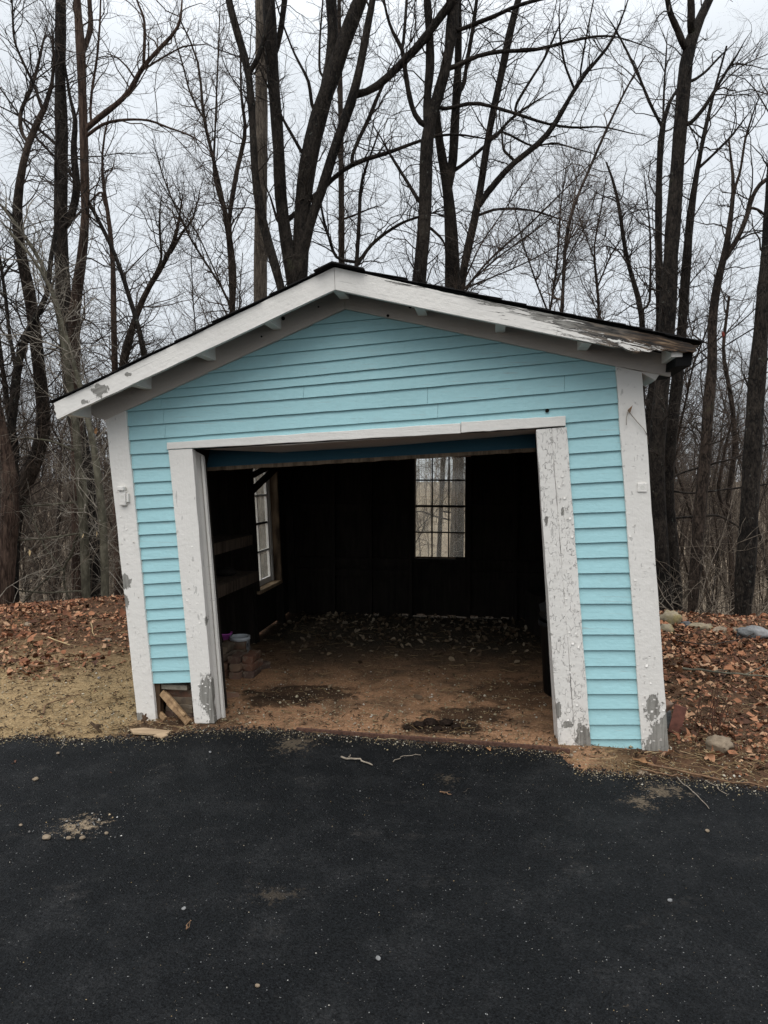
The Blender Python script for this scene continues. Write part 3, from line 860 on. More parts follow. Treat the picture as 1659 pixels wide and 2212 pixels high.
# roof deck and shingles
VE = VB + 0.3
EL, PK, ER = fp(112, 872, VR), fp(721, 575, VR), fp(1512, 742, VR)
def roof_side(a, b, name, courses):
    """a: eave (s,z), b: ridge (s,z)"""
    dk = MB()
    dk.prism([a, b, (b[0], b[1] + .004), (a[0], a[1] + .004)], VR + 0.001, VE)
    dk.build(name, M['tar'], shed)
    L = math.hypot(b[0] - a[0], b[1] - a[1]); t = ((b[0] - a[0]) / L, (b[1] - a[1]) / L)
    nrm = (-t[1], t[0]) if t[0] > 0 else (t[1], -t[0])
    exp = L / courses
    for k in range(courses):
        d0 = k * exp - 0.02; d1 = min(L, (k + 1) * exp + 0.05)
        h0, h1 = 0.0125, 0.006
        ov = -random.uniform(0.006, 0.024)
        pts = []
        nseg = 26
        m2 = MB()
        vs = np.linspace(VR + ov, VE + 0.03, nseg + 1)
        top0, top1 = [], []
        for i, v in enumerate(vs):
            j = random.uniform(-.008, .008); w = random.uniform(-.003, .006)
            sag = -0.004 * math.sin(v * 2.1)
            top0.append((a[0] + t[0] * (d0 + j) + nrm[0] * (h0 + w + sag), v, a[1] + t[1] * (d0 + j) + nrm[1] * (h0 + w + sag)))
            top1.append((a[0] + t[0] * d1 + nrm[0] * (h1 + w), v, a[1] + t[1] * d1 + nrm[1] * (h1 + w)))
        lo0 = [(p[0] - nrm[0] * .006, p[1], p[2] - nrm[1] * .006) for p in top0]
        lo1 = [(p[0] - nrm[0] * .002, p[1], p[2] - nrm[1] * .002) for p in top1]
        n_ = nseg + 1
        vv2 = top0 + top1 + lo0 + lo1
        fs = []
        for i in range(nseg):
            fs += [(i, i + 1, n_ + i + 1, n_ + i), (2 * n_ + i, 3 * n_ + i, 3 * n_ + i + 1, 2 * n_ + i + 1), (i, 2 * n_ + i, 2 * n_ + i + 1, i + 1), (n_ + i, n_ + i + 1, 3 * n_ + i + 1, 3 * n_ + i)]
        fs += [(0, n_, 3 * n_, 2 * n_), (nseg, 2 * n_ + nseg, 3 * n_ + nseg, n_ + nseg)]
        m2.add(vv2, fs)
        m2.build("shingle_course", M['shingle'], shed)
roof_side(EL, PK, "roof_deck", 15)
roof_side(ER, (PK[0] + .001, PK[1]), "roof_deck", 15)
# ridge caps
nl = Vector((EL[0] - PK[0], EL[1] - PK[1])).normalized(); nr_ = Vector((ER[0] - PK[0], ER[1] - PK[1])).normalized()
k = 0; v = VR - 0.05
while v < VE:
    w0, w1 = random.uniform(.12, .17), random.uniform(.14, .2)
    z0, z1 = .015, .012
    c0 = (PK[0], PK[1] + z0); l0 = (PK[0] + nl.x * w0, PK[1] + nl.y * w0 + z0); r0 = (PK[0] + nr_.x * w1, PK[1] + nr_.y * w1 + z0)
    m2 = MB()
    m2.prism([l0, c0, (c0[0], c0[1] - .008), (l0[0], l0[1] - .006)], v, v + .17)
    m2.prism([c0, r0, (r0[0], r0[1] - .006), (c0[0], c0[1] - .008)], v, v + .17)
    m2.build("ridge_cap", M['shingle'], shed)
    v += 0.172; k += 1

# --- interior: side walls, back wall, framing
LF0, LF1 = fp(297, 1562), fp(228, 907)       # left wall at the front: bottom, top
LB0, LB1 = (-1.80, -0.02), (-1.86, 2.06)     # and at the back
RF0, RF1 = fp(1446, 1632), fp(1387, 803)
RB0, RB1 = (1.72, -0.02), (1.60, 2.28)
def wall_pt(F0, F1, B0, B1, t, h_):
    """point on a side wall: t = depth 0..VB, h_ = height in metres"""
    k = t / VB
    b = (F0[0] + (B0[0] - F0[0]) * k, F0[1] + (B0[1] - F0[1]) * k); a = (F1[0] + (B1[0] - F1[0]) * k, F1[1] + (B1[1] - F1[1]) * k)
    g = (h_ - b[1]) / (a[1] - b[1])
    return (b[0] + (a[0] - b[0]) * g, t, h_)
def lw(t, h_):
    p = wall_pt(LF0, LF1, LB0, LB1, t, h_); return (p[0] + .046, p[1], p[2])
def rw(t, h_):
    p = wall_pt(RF0, RF1, RB0, RB1, t, h_); return (p[0] - .046, p[1], p[2])
# left window limits on the wall
def on_left(px, py):
    d = ray(px, py)
    best = None
    lo, hi = 1.0, 15.0
    def side(D):
        p = CAMP + d * D - O
        s, v, z = float(np.dot(p, UU)), float(np.dot(p, VV)), float(p[2])
        return s - lw(v, z)[0] - 0.0, v, z
    for _ in range(60):
        mid = (lo + hi) / 2
        if side(mid)[0] > 0: lo = mid
        else: hi = mid
    return side(lo)[1], side(lo)[2]
T1, ZB1 = on_left(592, 1253)
T1b, ZT1 = on_left(592, 1005)
T0, _z = on_left(534, 1150)
WZ0, WZ1 = ZB1, 1.80
def patch(fn, t0, t1, h0, h1, thick, mb, flip=1):
    """wall slab, outside skin thickness"""
    a, b, c, d = fn(t0, h0), fn(t1, h0), fn(t1, h1), fn(t0, h1)
    o = [(p[0] + flip * thick, p[1], p[2]) for p in (a, b, c, d)]
    mb.hexa([a, b, c, d, *o])
TOPL, TOPR = 2.03, 2.24
m_ = MB()
for t0, t1, h0, h1 in [(0.021, T0, 0.05, TOPL), (T1, VB, 0.03, TOPL), (T0, T1, 0.03, WZ0), (T0, T1, WZ1, TOPL)]:
    patch(lw, t0, t1, h0, h1, -0.02, m_)
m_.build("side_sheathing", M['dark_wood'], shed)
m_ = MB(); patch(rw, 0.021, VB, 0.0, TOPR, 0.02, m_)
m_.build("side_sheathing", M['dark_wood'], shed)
# outside boards of the side walls
def side_boards(fn, sgn, top, holes=None):
    hts = np.arange(0.06, top, 0.092)
    for h0 in hts:
        runs = [(0.005, VB + .02)]
        if holes and holes[2] - .05 < h0 < holes[3]: runs = [(0.005, holes[0] - .04), (holes[1] + .04, VB + .02)]
        for t0, t1 in runs:
            a, b = fn(t0, h0), fn(t1, h0); c, d = fn(t1, min(h0 + .11, top)), fn(t0, min(h0 + .11, top))
            q_ = MB()
            q_.hexa([(a[0] + sgn * .021, *a[1:]), (b[0] + sgn * .021, *b[1:]), (c[0] + sgn * .021, *c[1:]), (d[0] + sgn * .021, *d[1:]),
                     (a[0] + sgn * .039, *a[1:]), (b[0] + sgn * .039, *b[1:]), (c[0] + sgn * .023, *c[1:]), (d[0] + sgn * .023, *d[1:])])
            q_.build("clapboard", mat_aqua, shed)
side_boards(lw, -1, TOPL, (T0, T1, WZ0, WZ1))
side_boards(rw, 1, TOPR)

# back wall with its window; the bottom stands clear of the ground here and there
BW = [fp(889, 1214, VB), fp(1010, 1214, VB)]
bs0, bs1 = fp(896, 1100, VB)[0], fp(1006, 1100, VB)[0]
bz0, bz1 = fp(950, 1206, VB)[1], fp(950, 981, VB)[1]
def back_top(s):
    return PK[1] - .05 + ((EL[1] - PK[1]) * (PK[0] - s) / (PK[0] - EL[0]) if s < PK[0] else (ER[1] - PK[1]) * (s - PK[0]) / (ER[0] - PK[0]))
m_ = MB()
ws = np.linspace(-1.83, 1.70, 40)
for a, b in zip(ws[:-1], ws[1:]):        # vertical sheathing boards with uneven feet
    c = (a + b) / 2
    gap = 0.072 + random.uniform(-.014, .014) if -0.85 < c < 0.85 else 0.0
    if abs(c + 0.55) < .08: gap = 0.0
    zb = fp(829, 1335, VB)[1] - 0.02 + gap
    zt = back_top(c)
    if a < bs1 and b > bs0:
        for z0, z1 in ((zb, bz0), (bz1, zt)):
            m_.hexa([(a, VB, z0), (b, VB, z0), (b, VB + .02, z0), (a, VB + .02, z0), (a, VB, z1), (b, VB, z1), (b, VB + .02, z1), (a, VB + .02, z1)])
        for e0, e1 in ((a, bs0), (bs1, b)):
            if e1 - e0 > .002 and e0 >= a - 1e-6 and e1 <= b + 1e-6:
                m_.hexa([(e0, VB, bz0), (e1, VB, bz0), (e1, VB + .02, bz0), (e0, VB + .02, bz0), (e0, VB, bz1), (e1, VB, bz1), (e1, VB + .02, bz1), (e0, VB + .02, bz1)])
    else:
        m_.hexa([(a, VB, zb), (b, VB, zb), (b, VB + .02, zb), (a, VB + .02, zb), (a, VB, zt), (b, VB, zt), (b, VB + .02, zt), (a, VB + .02, zt)])
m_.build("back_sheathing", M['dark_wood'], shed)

def stud(a, b, w=.045, h=.09, name="stud", m='dark_wood', up=(0, 0, 1)):
    q_ = MB(); q_.bar(a, b, w, h, up); return q_.build(name, M[m], shed)
for t in (0.45, 1.05, 1.65, 2.15, T0 - .10, T1 + .06, VB - .06):
    a, b = lw(t, 0.0), lw(t, TOPL); stud((a[0] + .046, t, a[2]), (b[0] + .046, t, b[2]), .09, .045, up=(0, 1, 0))
for t in (0.3, 0.9, 1.5, 2.1, 2.7, 3.3):
    a, b = rw(t, 0.0), rw(t, TOPR); stud((a[0] - .046, t, a[2]), (b[0] - .046, t, b[2]), .09, .045, up=(0, 1, 0))
for s in (-1.2, -.75, bs0 - .04, bs1 + .04, .95, 1.4):
    stud((s, VB - .046, .02), (s, VB - .046, back_top(s)), .045, .09, up=(0, 1, 0))
for h_ in (.52, bz0 - .05, 1.30):
    for a, b in ((-1.75, bs0 - .065), (bs1 + .065, 1.62)):
        stud((a, VB - .03, h_), (b, VB - .03, h_), .045, .09, name="girt")
for fn, top in ((lw, TOPL), (rw, TOPR)):
    a, b = fn(.03, top), fn(VB, top); stud((a[0], a[1], top - .05), (b[0], b[1], top - .05), .09, .09, name="top_plate")
# rafters and ties
for v in np.arange(.45, VB, .62):
    for E_ in (EL, ER):
        stud((E_[0] * .92 + PK[0] * .08, v, E_[1] * .92 + PK[1] * .08 - .055), (PK[0], v, PK[1] - .055), .045, .09, name="rafter")
# braces by the back left corner and over the side window
a = fp(618, 1080, VB - .1); b = fp(652, 1025, VB - .1); stud((a[0], VB - .12, a[1]), (b[0] + .06, VB - .12, b[1] + .16), .03, .07, name="knee_brace")
a = lw(T0 - .05, 1.60); stud((a[0] + .12, T0 - .1, 1.53), (a[0] + .22, T1 - .12, 1.86), .04, .06, name="knee_brace")
stud((a[0] + .12, T0 - .1, 1.68), (a[0] + .2, T1 - .3, 1.83), .04, .05, name="knee_brace")

# shelves on the left wall
for (x0, y0, x1, y1), dep in (((467, 1181, 545, 1153), .28), ((473, 1262, 546, 1238), .30)):
    t1_ = 1.52
    zz = on_left(505, (y0 + y1) / 2)[1]
    zz = {1181: 1.125, 1262: 0.80}[y0]
    a, b = lw(0.55, zz), lw(t1_, zz)
    q_ = MB(); q_.hexa([(a[0] + .05, a[1], zz), (a[0] + .05 + dep, a[1], zz), (b[0] + .05 + dep, b[1], zz), (b[0] + .05, b[1], zz),
                        (a[0] + .05, a[1], zz + .025), (a[0] + .05 + dep, a[1], zz + .025), (b[0] + .05 + dep, b[1], zz + .025), (b[0] + .05, b[1], zz + .025)])
    q_.box((a[0] + .06 + dep, (a[1] + b[1]) / 2, zz - .02), (.02, b[1] - a[1], .09))
    q_.build("shelf", M['shelf_wood'], shed)

# back window: frame, two sashes, muntins, twelve panes
bw = MB()
fo = .045
for (c, d) in [((bs0 - fo / 2 + .0, VB - .02, (bz0 + bz1) / 2), (fo, .10, bz1 - bz0 + 2 * fo)), ((bs1 + fo / 2, VB - .02, (bz0 + bz1) / 2), (fo, .10, bz1 - bz0 + 2 * fo)),
               (((bs0 + bs1) / 2, VB - .02, bz0 - fo / 2), (bs1 - bs0, .12, fo)), (((bs0 + bs1) / 2, VB - .02, bz1 + fo / 2), (bs1 - bs0, .10, fo))]:
    bw.box(c, d)
bwin = bw.build("back_window", M['dark_wood'], shed, .002)
pw = [fp(x, 1100, VB)[0] for x in (898, 932.5, 934.5, 968.5, 970.5, 1004.5)]
ph = [fp(950, y, VB)[1] for y in (1203, 1151, 1149, 1095.5, 1091.5, 1038.5, 1036, 985)]
for i in range(3):
    for j in range(4):
        q_ = MB(); q_.box(((pw[2 * i] + pw[2 * i + 1]) / 2, VB + .004, (ph[2 * j] + ph[2 * j + 1]) / 2), (pw[2 * i + 1] - pw[2 * i], .003, ph[2 * j + 1] - ph[2 * j]))
        q_.build("pane", M['glass'], bwin)
mz0, mz1 = ph[0], ph[7]
q_ = MB()
q_.box(((bs0 + pw[0]) / 2, VB + .002, (bz0 + bz1) / 2), (pw[0] - bs0, .03, bz1 - bz0)); q_.box(((bs1 + pw[5]) / 2, VB + .002, (bz0 + bz1) / 2), (bs1 - pw[5], .03, bz1 - bz0))
q_.box(((pw[0] + pw[5]) / 2, VB + .002, (bz0 + mz0) / 2), (pw[5] - pw[0], .03, abs(mz0 - bz0))); q_.box(((pw[0] + pw[5]) / 2, VB + .002, (bz1 + mz1) / 2), (pw[5] - pw[0], .03, abs(bz1 - mz1)))
q_.build("sash", M['jamb_wood'], bwin)
for a, b in ((pw[1], pw[2]), (pw[3], pw[4])):
    q_ = MB(); q_.box(((a + b) / 2, VB + .004, (mz0 + mz1) / 2), (b - a + .004, .022, mz1 - mz0)); q_.build("muntin", M['dark_wood'], bwin)
for a, b in ((ph[1], ph[2]), (ph[3], ph[4]), (ph[5], ph[6])):
    q_ = MB(); q_.box(((pw[0] + pw[5]) / 2, VB + .004, (a + b) / 2), (pw[5] - pw[0], .026, abs(b - a) + .004)); q_.build("muntin", M['dark_wood'], bwin)
q_ = MB(); q_.box((bs1 - .05, VB - .05, bz0 + .01), (.12, .05, .03)); q_.build("sill_block", M['dark_wood'], bwin)

# side window in the left wall
sw = MB()
def lbox(t0, t1, h0, h1, d0, d1, mb):
    ps = [lw(t0, h0), lw(t1, h0), lw(t1, h1), lw(t0, h1)]
    mb.hexa([*[(p[0] + d0, p[1], p[2]) for p in ps], *[(p[0] + d1, p[1], p[2]) for p in ps]])
lbox(T0, T0 + .03, WZ0, WZ1, -.045, .09, sw); lbox(T0, T1, WZ1 - .03, WZ1, -.045, .09, sw)
swin = sw.build("side_window", M['dark_wood'], shed)
q_ = MB(); lbox(T1 - .03, T1, WZ0, WZ1, -.03, .10, q_); q_.build("window_jamb", M['jamb_wood'], swin, .002)
q_ = MB(); lbox(T0, T1 - .001, WZ0 - .03, WZ0 + .005, -.06, .10, q_); q_.build("window_sill", M['plank_wood'], swin, .002)
q_ = MB(); lbox(T1 - .075, T1 - .031, WZ0 + .006, WZ1 - .031, -.04, .012, q_); q_.build("window_stop", mat_trim, swin, .002)
q_ = MB()
ta, tb = T0 + .031, T1 - .076
lbox(ta, tb, WZ0 + .006, WZ0 + .065, -.03, .0, q_); lbox(ta, ta + .04, WZ0 + .066, WZ1 - .032, -.03, .0, q_); lbox(tb - .045, tb, WZ0 + .066, WZ1 - .032, -.03, .0, q_)
q_.build("sash", mat_trim, swin, .002)
nrow = 4
hs = np.linspace(WZ0 + .066, WZ1 - .032, nrow + 1)
ts = np.linspace(ta + .041, tb - .046, 3)
for j in range(nrow):
    for i in range(2):
        q_ = MB(); lbox(ts[i] + .008, ts[i + 1] - .008, hs[j] + .009, hs[j + 1] - .009, -.016, -.013, q_); q_.build("pane", M['glass'], swin)
    if j:
        q_ = MB(); lbox(ta + .041, tb - .046, hs[j] - .011, hs[j] + .011, -.026, -.004, q_); q_.build("muntin", mat_trim if j != 2 else M['dark_wood'], swin)
q_ = MB(); lbox(ts[1] - .01, ts[1] + .01, hs[0], hs[-1], -.025, -.005, q_); q_.build("muntin", mat_trim, swin)

# raised blue door: slides back under the roof, its foot hanging below the head
d0, d1 = fp(446, 1014, .24), fp(1157, 972, .24)
q_ = MB()
up_ = .16
q_.hexa([(d0[0], .24, d0[1] + .014), (d1[0], .24, d1[1] + .014), (d1[0], .28, d1[1] + .014), (d0[0], .28, d0[1] + .014),
         (d0[0], .33, d0[1] + .21), (d1[0], .33, d1[1] + .21), (d1[0], .37, d1[1] + .21), (d0[0], .37, d0[1] + .21)])
door = q_.build("raised_door", M['blue'], shed, .002)
q_ = MB()
pts = ragged((d0[0], d0[1] - .012), (d1[0], d1[1] - .012), 40, .003)
q_.prism([(d0[0], d0[1] + .0135), *pts, (d1[0], d1[1] + .0135)], .237, .285)
q_.build("bottom_rail", M['worn_wood'], door, .002)
q_ = MB(); a = fp(1000, 996, .23); q_.bar((a[0] - .05, .262, a[1] + .03), (a[0] + .05, .262, a[1] + .035), .012, .012); q_.build("handle", M['rust'], door)
# the rest of the door lies flat beneath the rafters
q_ = MB()
q_.hexa([(d0[0], .37, d0[1] + .20), (d1[0], .37, d1[1] + .22), (d1[0], 2.3, d1[1] + .22), (d0[0], 2.3, d0[1] + .20),
         (d0[0], .37, d0[1] + .235), (d1[0], .37, d1[1] + .255), (d1[0], 2.3, d1[1] + .255), (d0[0], 2.3, d0[1] + .235)])
q_.build("door_panel", M['dark_wood'], door)

# rotten sill under the right boards, foundation under the left ones
q_ = MB(); q_.prism([fp(1278, 1624), fp(1388, 1626), fp(1390, 1640), fp(1360, 1636), fp(1330, 1641), fp(1300, 1634), fp(1280, 1638)], -.012, .06)
q_.build("rotten_sill", M['rot_wood'], shed)
q_ = MB(); q_.prism([fp(1390, 1630), fp(1446, 1632), fp(1446, 1640), fp(1392, 1640)], -.03, .09)
q_.build("rotten_sill", M['rot_wood'], shed)
q_ = MB(); q_.prism([fp(334, 1474), fp(345, 1474), fp(347, 1556), fp(337, 1556)], .0, .05); q_.build("rotten_stud", M['rot_wood'], shed, .002)
def brickmesh(l=.2, d=.095, h=.06, seed=0):
    r_ = random.Random(seed)
    bm = bmesh.new(); bmesh.ops.create_cube(bm, size=1)
    bmesh.ops.subdivide_edges(bm, edges=bm.edges[:], cuts=2, use_grid_fill=True)
    for v_ in bm.verts:
        v_.co.x *= l; v_.co.y *= d; v_.co.z *= h
        k_ = sum(abs(abs(c_) - e_ / 2) < 1e-5 for c_, e_ in zip(v_.co, (l, d, h)))
        a_ = .0045 if k_ >= 2 else .0015
        v_.co += Vector((r_.uniform(-a_, a_), r_.uniform(-a_, a_), r_.uniform(-a_, a_)))
        if k_ == 3 and r_.random() < .35: v_.co *= .94
    me = bpy.data.meshes.new("brick"); bm.to_mesh(me); bm.free(); me.materials.append(M['brick'])
    return me
BR = [brickmesh(seed=k) for k in range(5)]
HB = brickmesh(l=.12, seed=9)
def addbrick(me, where, rot=(0, 0, 0), parent=None, name="brick"):
    o = link(name, me, parent); o.location = where; o.rotation_euler = rot
    b_ = o.modifiers.new("bevel", 'BEVEL'); b_.width = .004; b_.segments = 1
    return o
for (x, y, w, hh_, ry) in [(388, 1497, 52, 18, .02), (391, 1514, 44, 16, -.03), (388, 1530, 52, 15, .02), (385, 1546, 50, 14, 0)]:
    s, z = fp(x, y, .07)
    addbrick(BR[int(x) % 5], (s, .115, z), (0, ry, random.uniform(-.06, .06)), shed, "foundation_brick")
s, z = fp(376, 1482, .05)
q_ = MB(); q_.box((s, .10, z), (.215, .16, .034)); q_.build("foundation_slab", M['slab'], shed, .004)
q_ = MB(); q_.prism([fp(330, 1476, .2), fp(440, 1476, .2), fp(440, 1570, .2), fp(330, 1570, .2)], .21, .23); q_.build("gap_shade_sheet", M['hole'], shed)  # near-black sheet stands in for the shade in the gap behind the bricks

# curled flakes of paint lifting off the trim
def flakes(edge_l, edge_r, y0, y1, n, v, m, pw=1.0, sz=1.0):
    q_ = MB()
    for _ in range(n):
        y = y0 + (y1 - y0) * random.random() ** pw
        xl, xr = xline(*edge_l)(y), xline(*edge_r)(y)
        s, z = fp(random.uniform(xl + 2, xr - 2), y, v)
        w, h_ = random.uniform(.003, .011) * sz, random.uniform(.006, .022) * sz
        out = random.uniform(.3, .9) * h_ * .5
        lean = random.uniform(-.4, .4) * w
        sg = random.choice((1, -1))
        rows_ = [(0, .0008), (.45, out * .35), (.8, out * .85), (1, out)]
        for (a0, o0), (a1, o1) in zip(rows_[:-1], rows_[1:]):
            q_.add([(s - w + lean * a0, v - o0, z + sg * h_ * a0), (s + w * (1 - .4 * a0) + lean * a0, v - o0 * .8, z + sg * h_ * a0),
                    (s + w * (1 - .4 * a1) + lean * a1, v - o1 * .8, z + sg * h_ * a1), (s - w + lean * a1, v - o1, z + sg * h_ * a1)], [(0, 1, 2, 3)])
    o = q_.build("paint_flakes", m, shed); o["kind"] = 'stuff'
flakes(((1158, 928), (1209, 1636)), ((1224, 922), (1279, 1635)), 1000, 1625, 80, -.032, mat_trim, .8, .8)
flakes(((363, 972), (420, 1563)), ((415, 969), (463, 1563)), 1000, 1555, 45, -.0305, mat_trim, .6, .7)
flakes(((1330, 791), (1388, 1632)), ((1387, 803), (1446, 1632)), 900, 1625, 45, -.0325, mat_trim, .4, .8)
flakes(((228, 905), (297, 1563)), ((271, 886), (337, 1560)), 1000, 1555, 32, -.0305, mat_trim, .6, .7)

# fittings on the corner boards
s, z = fp(268, 1072, -.03)
q_ = MB(); q_.box((s, -.043, z - .012), (.046, .024, .10)); q_.box((s - .006, -.050, z + .052), (.05, .036, .03))
lat = q_.build("latch_bracket", mat_trim, shed, .006)
q_ = MB(); q_.lathe([(.0, -.012), (.013, -.012), (.013, 0), (0, 0)], 6); b = q_.build("bolt", M['bolt'], lat); b.location = (s, -.056, z - .005); b.rotation_euler = (R(90), 0, 0)
q_ = MB(); q_.box((s + .034, -.04, z - .01), (.016, .02, .06)); q_.build("latch_lip", mat_trim, lat, .003)
s, z = fp(1387, 1053, -.032)
q_ = MB(); q_.box((s, -.036, z), (.055, .008, .055)); pl = q_.build("bolt_plate", mat_right_corner, shed, .004)
q_ = MB(); q_.lathe([(.0, -.014), (.012, -.014), (.014, 0), (0, 0)], 6); b = q_.build("bolt", M['bolt'], pl); b.location = (s, -.041, z); b.rotation_euler = (R(90), 0, 0)
# nail holes and knots in the frieze and the gable
for x, y, r_ in [(612, 688, .012), (565, 727, .006), (688, 663, .006), (838, 682, .009), (886, 663, .010)]:
    s, z = fp(x, y, -.035)
    q_ = MB(); q_.lathe([(0.0001, 0), (r_, 0), (r_, .004), (.0001, .004)], 10); o = q_.build("knot_hole", M['hole'], shed); o.location = (s, -.0345, z); o.rotation_euler = (R(90), 0, 0)
s, z = fp(1182, 887, -.02)
q_ = MB(); q_.lathe([(0.0001, 0), (.012, 0), (.012, .004), (.0001, .004)], 10); o = q_.build("knot_hole", M['hole'], shed); o.location = (s, -.0155, z); o.rotation_euler = (R(90), 0, 0)

# ------------------------------------------------------------------ things in and around the garage
def polytube(pts, r0, r1, sides=6, n=None, wob=0.0, seed=0):
    """tapered stick through 3-D points"""
    p = np.array(pts, float)
    if n:
        d = np.concatenate([[0], np.cumsum(np.linalg.norm(np.diff(p, axis=0), axis=1))])
        t = np.linspace(0, d[-1], n)
        p = np.stack([np.interp(t, d, p[:, k]) for k in range(3)], -1)
        r_ = np.random.default_rng(seed)
        p[1:-1] += r_.normal(0, wob, (n - 2, 3)) * np.array([1, 1, .4])
    rad = np.linspace(r0, r1, len(p))
    return p[None], rad[None], sides

def stick(name, label, pix, r0, r1, m, cat="stick", z=None, lift=.006, extra=(), group=None, n=9, wob=.006):
    def gz(p):
        x, y = gp(*p)
        zz = ROAD_Z if (z is None and y < edge_y(x)) else (ground_z(x, y) + .015 if z is None else z)
        x, y = gp(*p, zz)
        return (x, y, zz + lift + r0)
    gr = [polytube([gz(p) for p in pix], r0, r1, 6, n, wob, len(label))]
    for e_ in extra:
        gr.append(polytube([gz(p) for p in e_], r1 * 1.1, r1 * .5, 5, 6, wob * .6, len(label) + 3))
    v_, f_ = tubes(gr)
    c = v_.mean(0)
    o = link(name, np_mesh(name, v_ - c, f_, m)); o.location = c
    return tag(o, label, cat, group)

# bucket
def inside_at(px, py, v): s, z = fp(px, py, v); return s
bx, by = gp(519, 1426)
bk = empty("bucket", (bx, by, .0)); tag(bk, "white plastic paint bucket printed with a W, behind the brick pile", "bucket")
q_ = MB(); hb_ = .222; q_.lathe([(.0, .0), (.080, .0), (.089, hb_ - .03), (.094, hb_ - .028), (.094, hb_), (.086, hb_), (.084, hb_ - .02), (.076, .012), (0, .012)], 32)
bkb = q_.build("bucket_body", M['bucket'], bk, smooth=False)
for p_ in bkb.data.polygons: p_.use_smooth = True
# W, serif strokes bent round the side
q_ = MB()
W_ = [(-.5, .5, -.22, -.5, .20), (-.22, -.5, .02, .38, .10), (.02, .38, .26, -.5, .20), (.26, -.5, .5, .5, .10), (-.64, .5, -.34, .5, .06), (.36, .5, .64, .5, .06)]
face = math.atan2(-by, -bx) + .78
def onb(u_, w_, sc=.05, zc=.150):
    rr = .080 + (.089 - .080) * (zc + w_ * sc) / (hb_ - .03) + .0012
    a_ = face + u_ * sc / .088
    return (rr * math.cos(a_), rr * math.sin(a_), zc + w_ * sc)
for x0, y0, x1, y1, wd in W_:
    if abs(y1 - y0) > .01:
        ps = [(x0 - wd / 2, y0), (x0 + wd / 2, y0), (x1 + wd / 2, y1), (x1 - wd / 2, y1)]
    else:
        ps = [(x0, y0 - wd / 2), (x1, y0 - wd / 2), (x1, y0 + wd / 2), (x0, y0 + wd / 2)]
    o_p = [onb(*p) for p in ps]
    q_.add(o_p, [(0, 1, 2, 3)])
q_.build("lettering", M['ink'], bk)
v_, f_ = tubes([polytube([(.092 * math.cos(t), .092 * math.sin(t) + .004, hb_ - .03 - .10 * math.sin(t) * 1.0) for t in np.linspace(0, math.pi, 13)], .0022, .0022, 5)])
h_o = link("handle", np_mesh("handle", v_, f_, M['wire']), bk); h_o.rotation_euler = (0, 0, face - 1.2)

# magenta bowl
x_, y_ = gp(486, 1424)
pb_ = MB(); pb_.lathe([(0, .0), (.05, 0), (.062, .045), (.072, .05), (.072, .058), (.066, .058), (.056, .012), (0, .012)], 28)
pbo = pb_.build("plant_pot", M['pink'], None, smooth=True); pbo.location = (x_, y_, .19)
tag(pbo, "small magenta plastic pot on the bricks beside the white bucket", "pot")

# brick pile beside the jamb
piles = [  # px, py (base centre), level, yaw, mesh, label
    (516, 1463, 0, 1.50, 0, "front end-on brick at the foot of the low right stack"), (545, 1461, 0, 1.62, 1, "right hand end-on brick at the foot of the low stack"),
    (489, 1459, 0, 1.46, 3, "end-on brick at the foot of the pile against the jamb"), (505, 1432, 0, .10, 2, "long brick at the bottom of the tall rear stack"), (487, 1424, 0, .25, 4, "bottom brick behind the jamb under the magenta pot"),
    (517, 1462, 1, 1.56, 1, "charred end-on brick in the middle of the low stack"), (546, 1460, 1, 1.50, 2, "two toned end-on brick in the middle right of the low stack"),
    (489, 1458, 1, 1.52, 0, "end-on brick of the second layer against the jamb"), (507, 1432, 1, .05, 4, "long brick of the second layer in the tall rear stack"), (487, 1424, 1, .30, 3, "second brick up beneath the magenta pot"),
    (515, 1461, 2, 1.47, 3, "olive topped end-on brick ending the low stack on the left"), (544, 1459, 2, 1.60, 0, "olive topped end-on brick ending the low stack on the right"),
    (488, 1456, 2, 1.42, 2, "end-on brick of the third layer against the jamb"), (508, 1431, 2, .22, 1, "topmost long brick of the rear stack, before the bucket"), (487, 1424, 2, .28, 0, "third brick up carrying the magenta pot"),
    (487, 1455, 3, 1.60, 1, "tilted topmost brick against the jamb")]
for (x, y, lv, yaw, k, lb) in piles:
    gx_, gy_ = gp(x, y)
    o = addbrick(BR[k], (gx_, gy_, .036 + lv * .061), (random.uniform(-.03, .03), random.uniform(-.03, .03), -A_YAW + yaw + random.uniform(-.05, .05)))
    tag(o, lb, "brick", "old bricks piled inside the door")
gx_, gy_ = gp(566, 1446)
o = addbrick(HB, (gx_, gy_, .035), (.1, .05, .9)); tag(o, "broken half brick lying at the right of the pile", "brick", "old bricks piled inside the door")
gx_, gy_ = gp(502, 1508)
o = addbrick(HB, (gx_, gy_, .012), (.5, .1, .3)); o.scale = (.8, .8, .35); tag(o, "flat red brick chip lying just inside the left jamb", "brick chip")

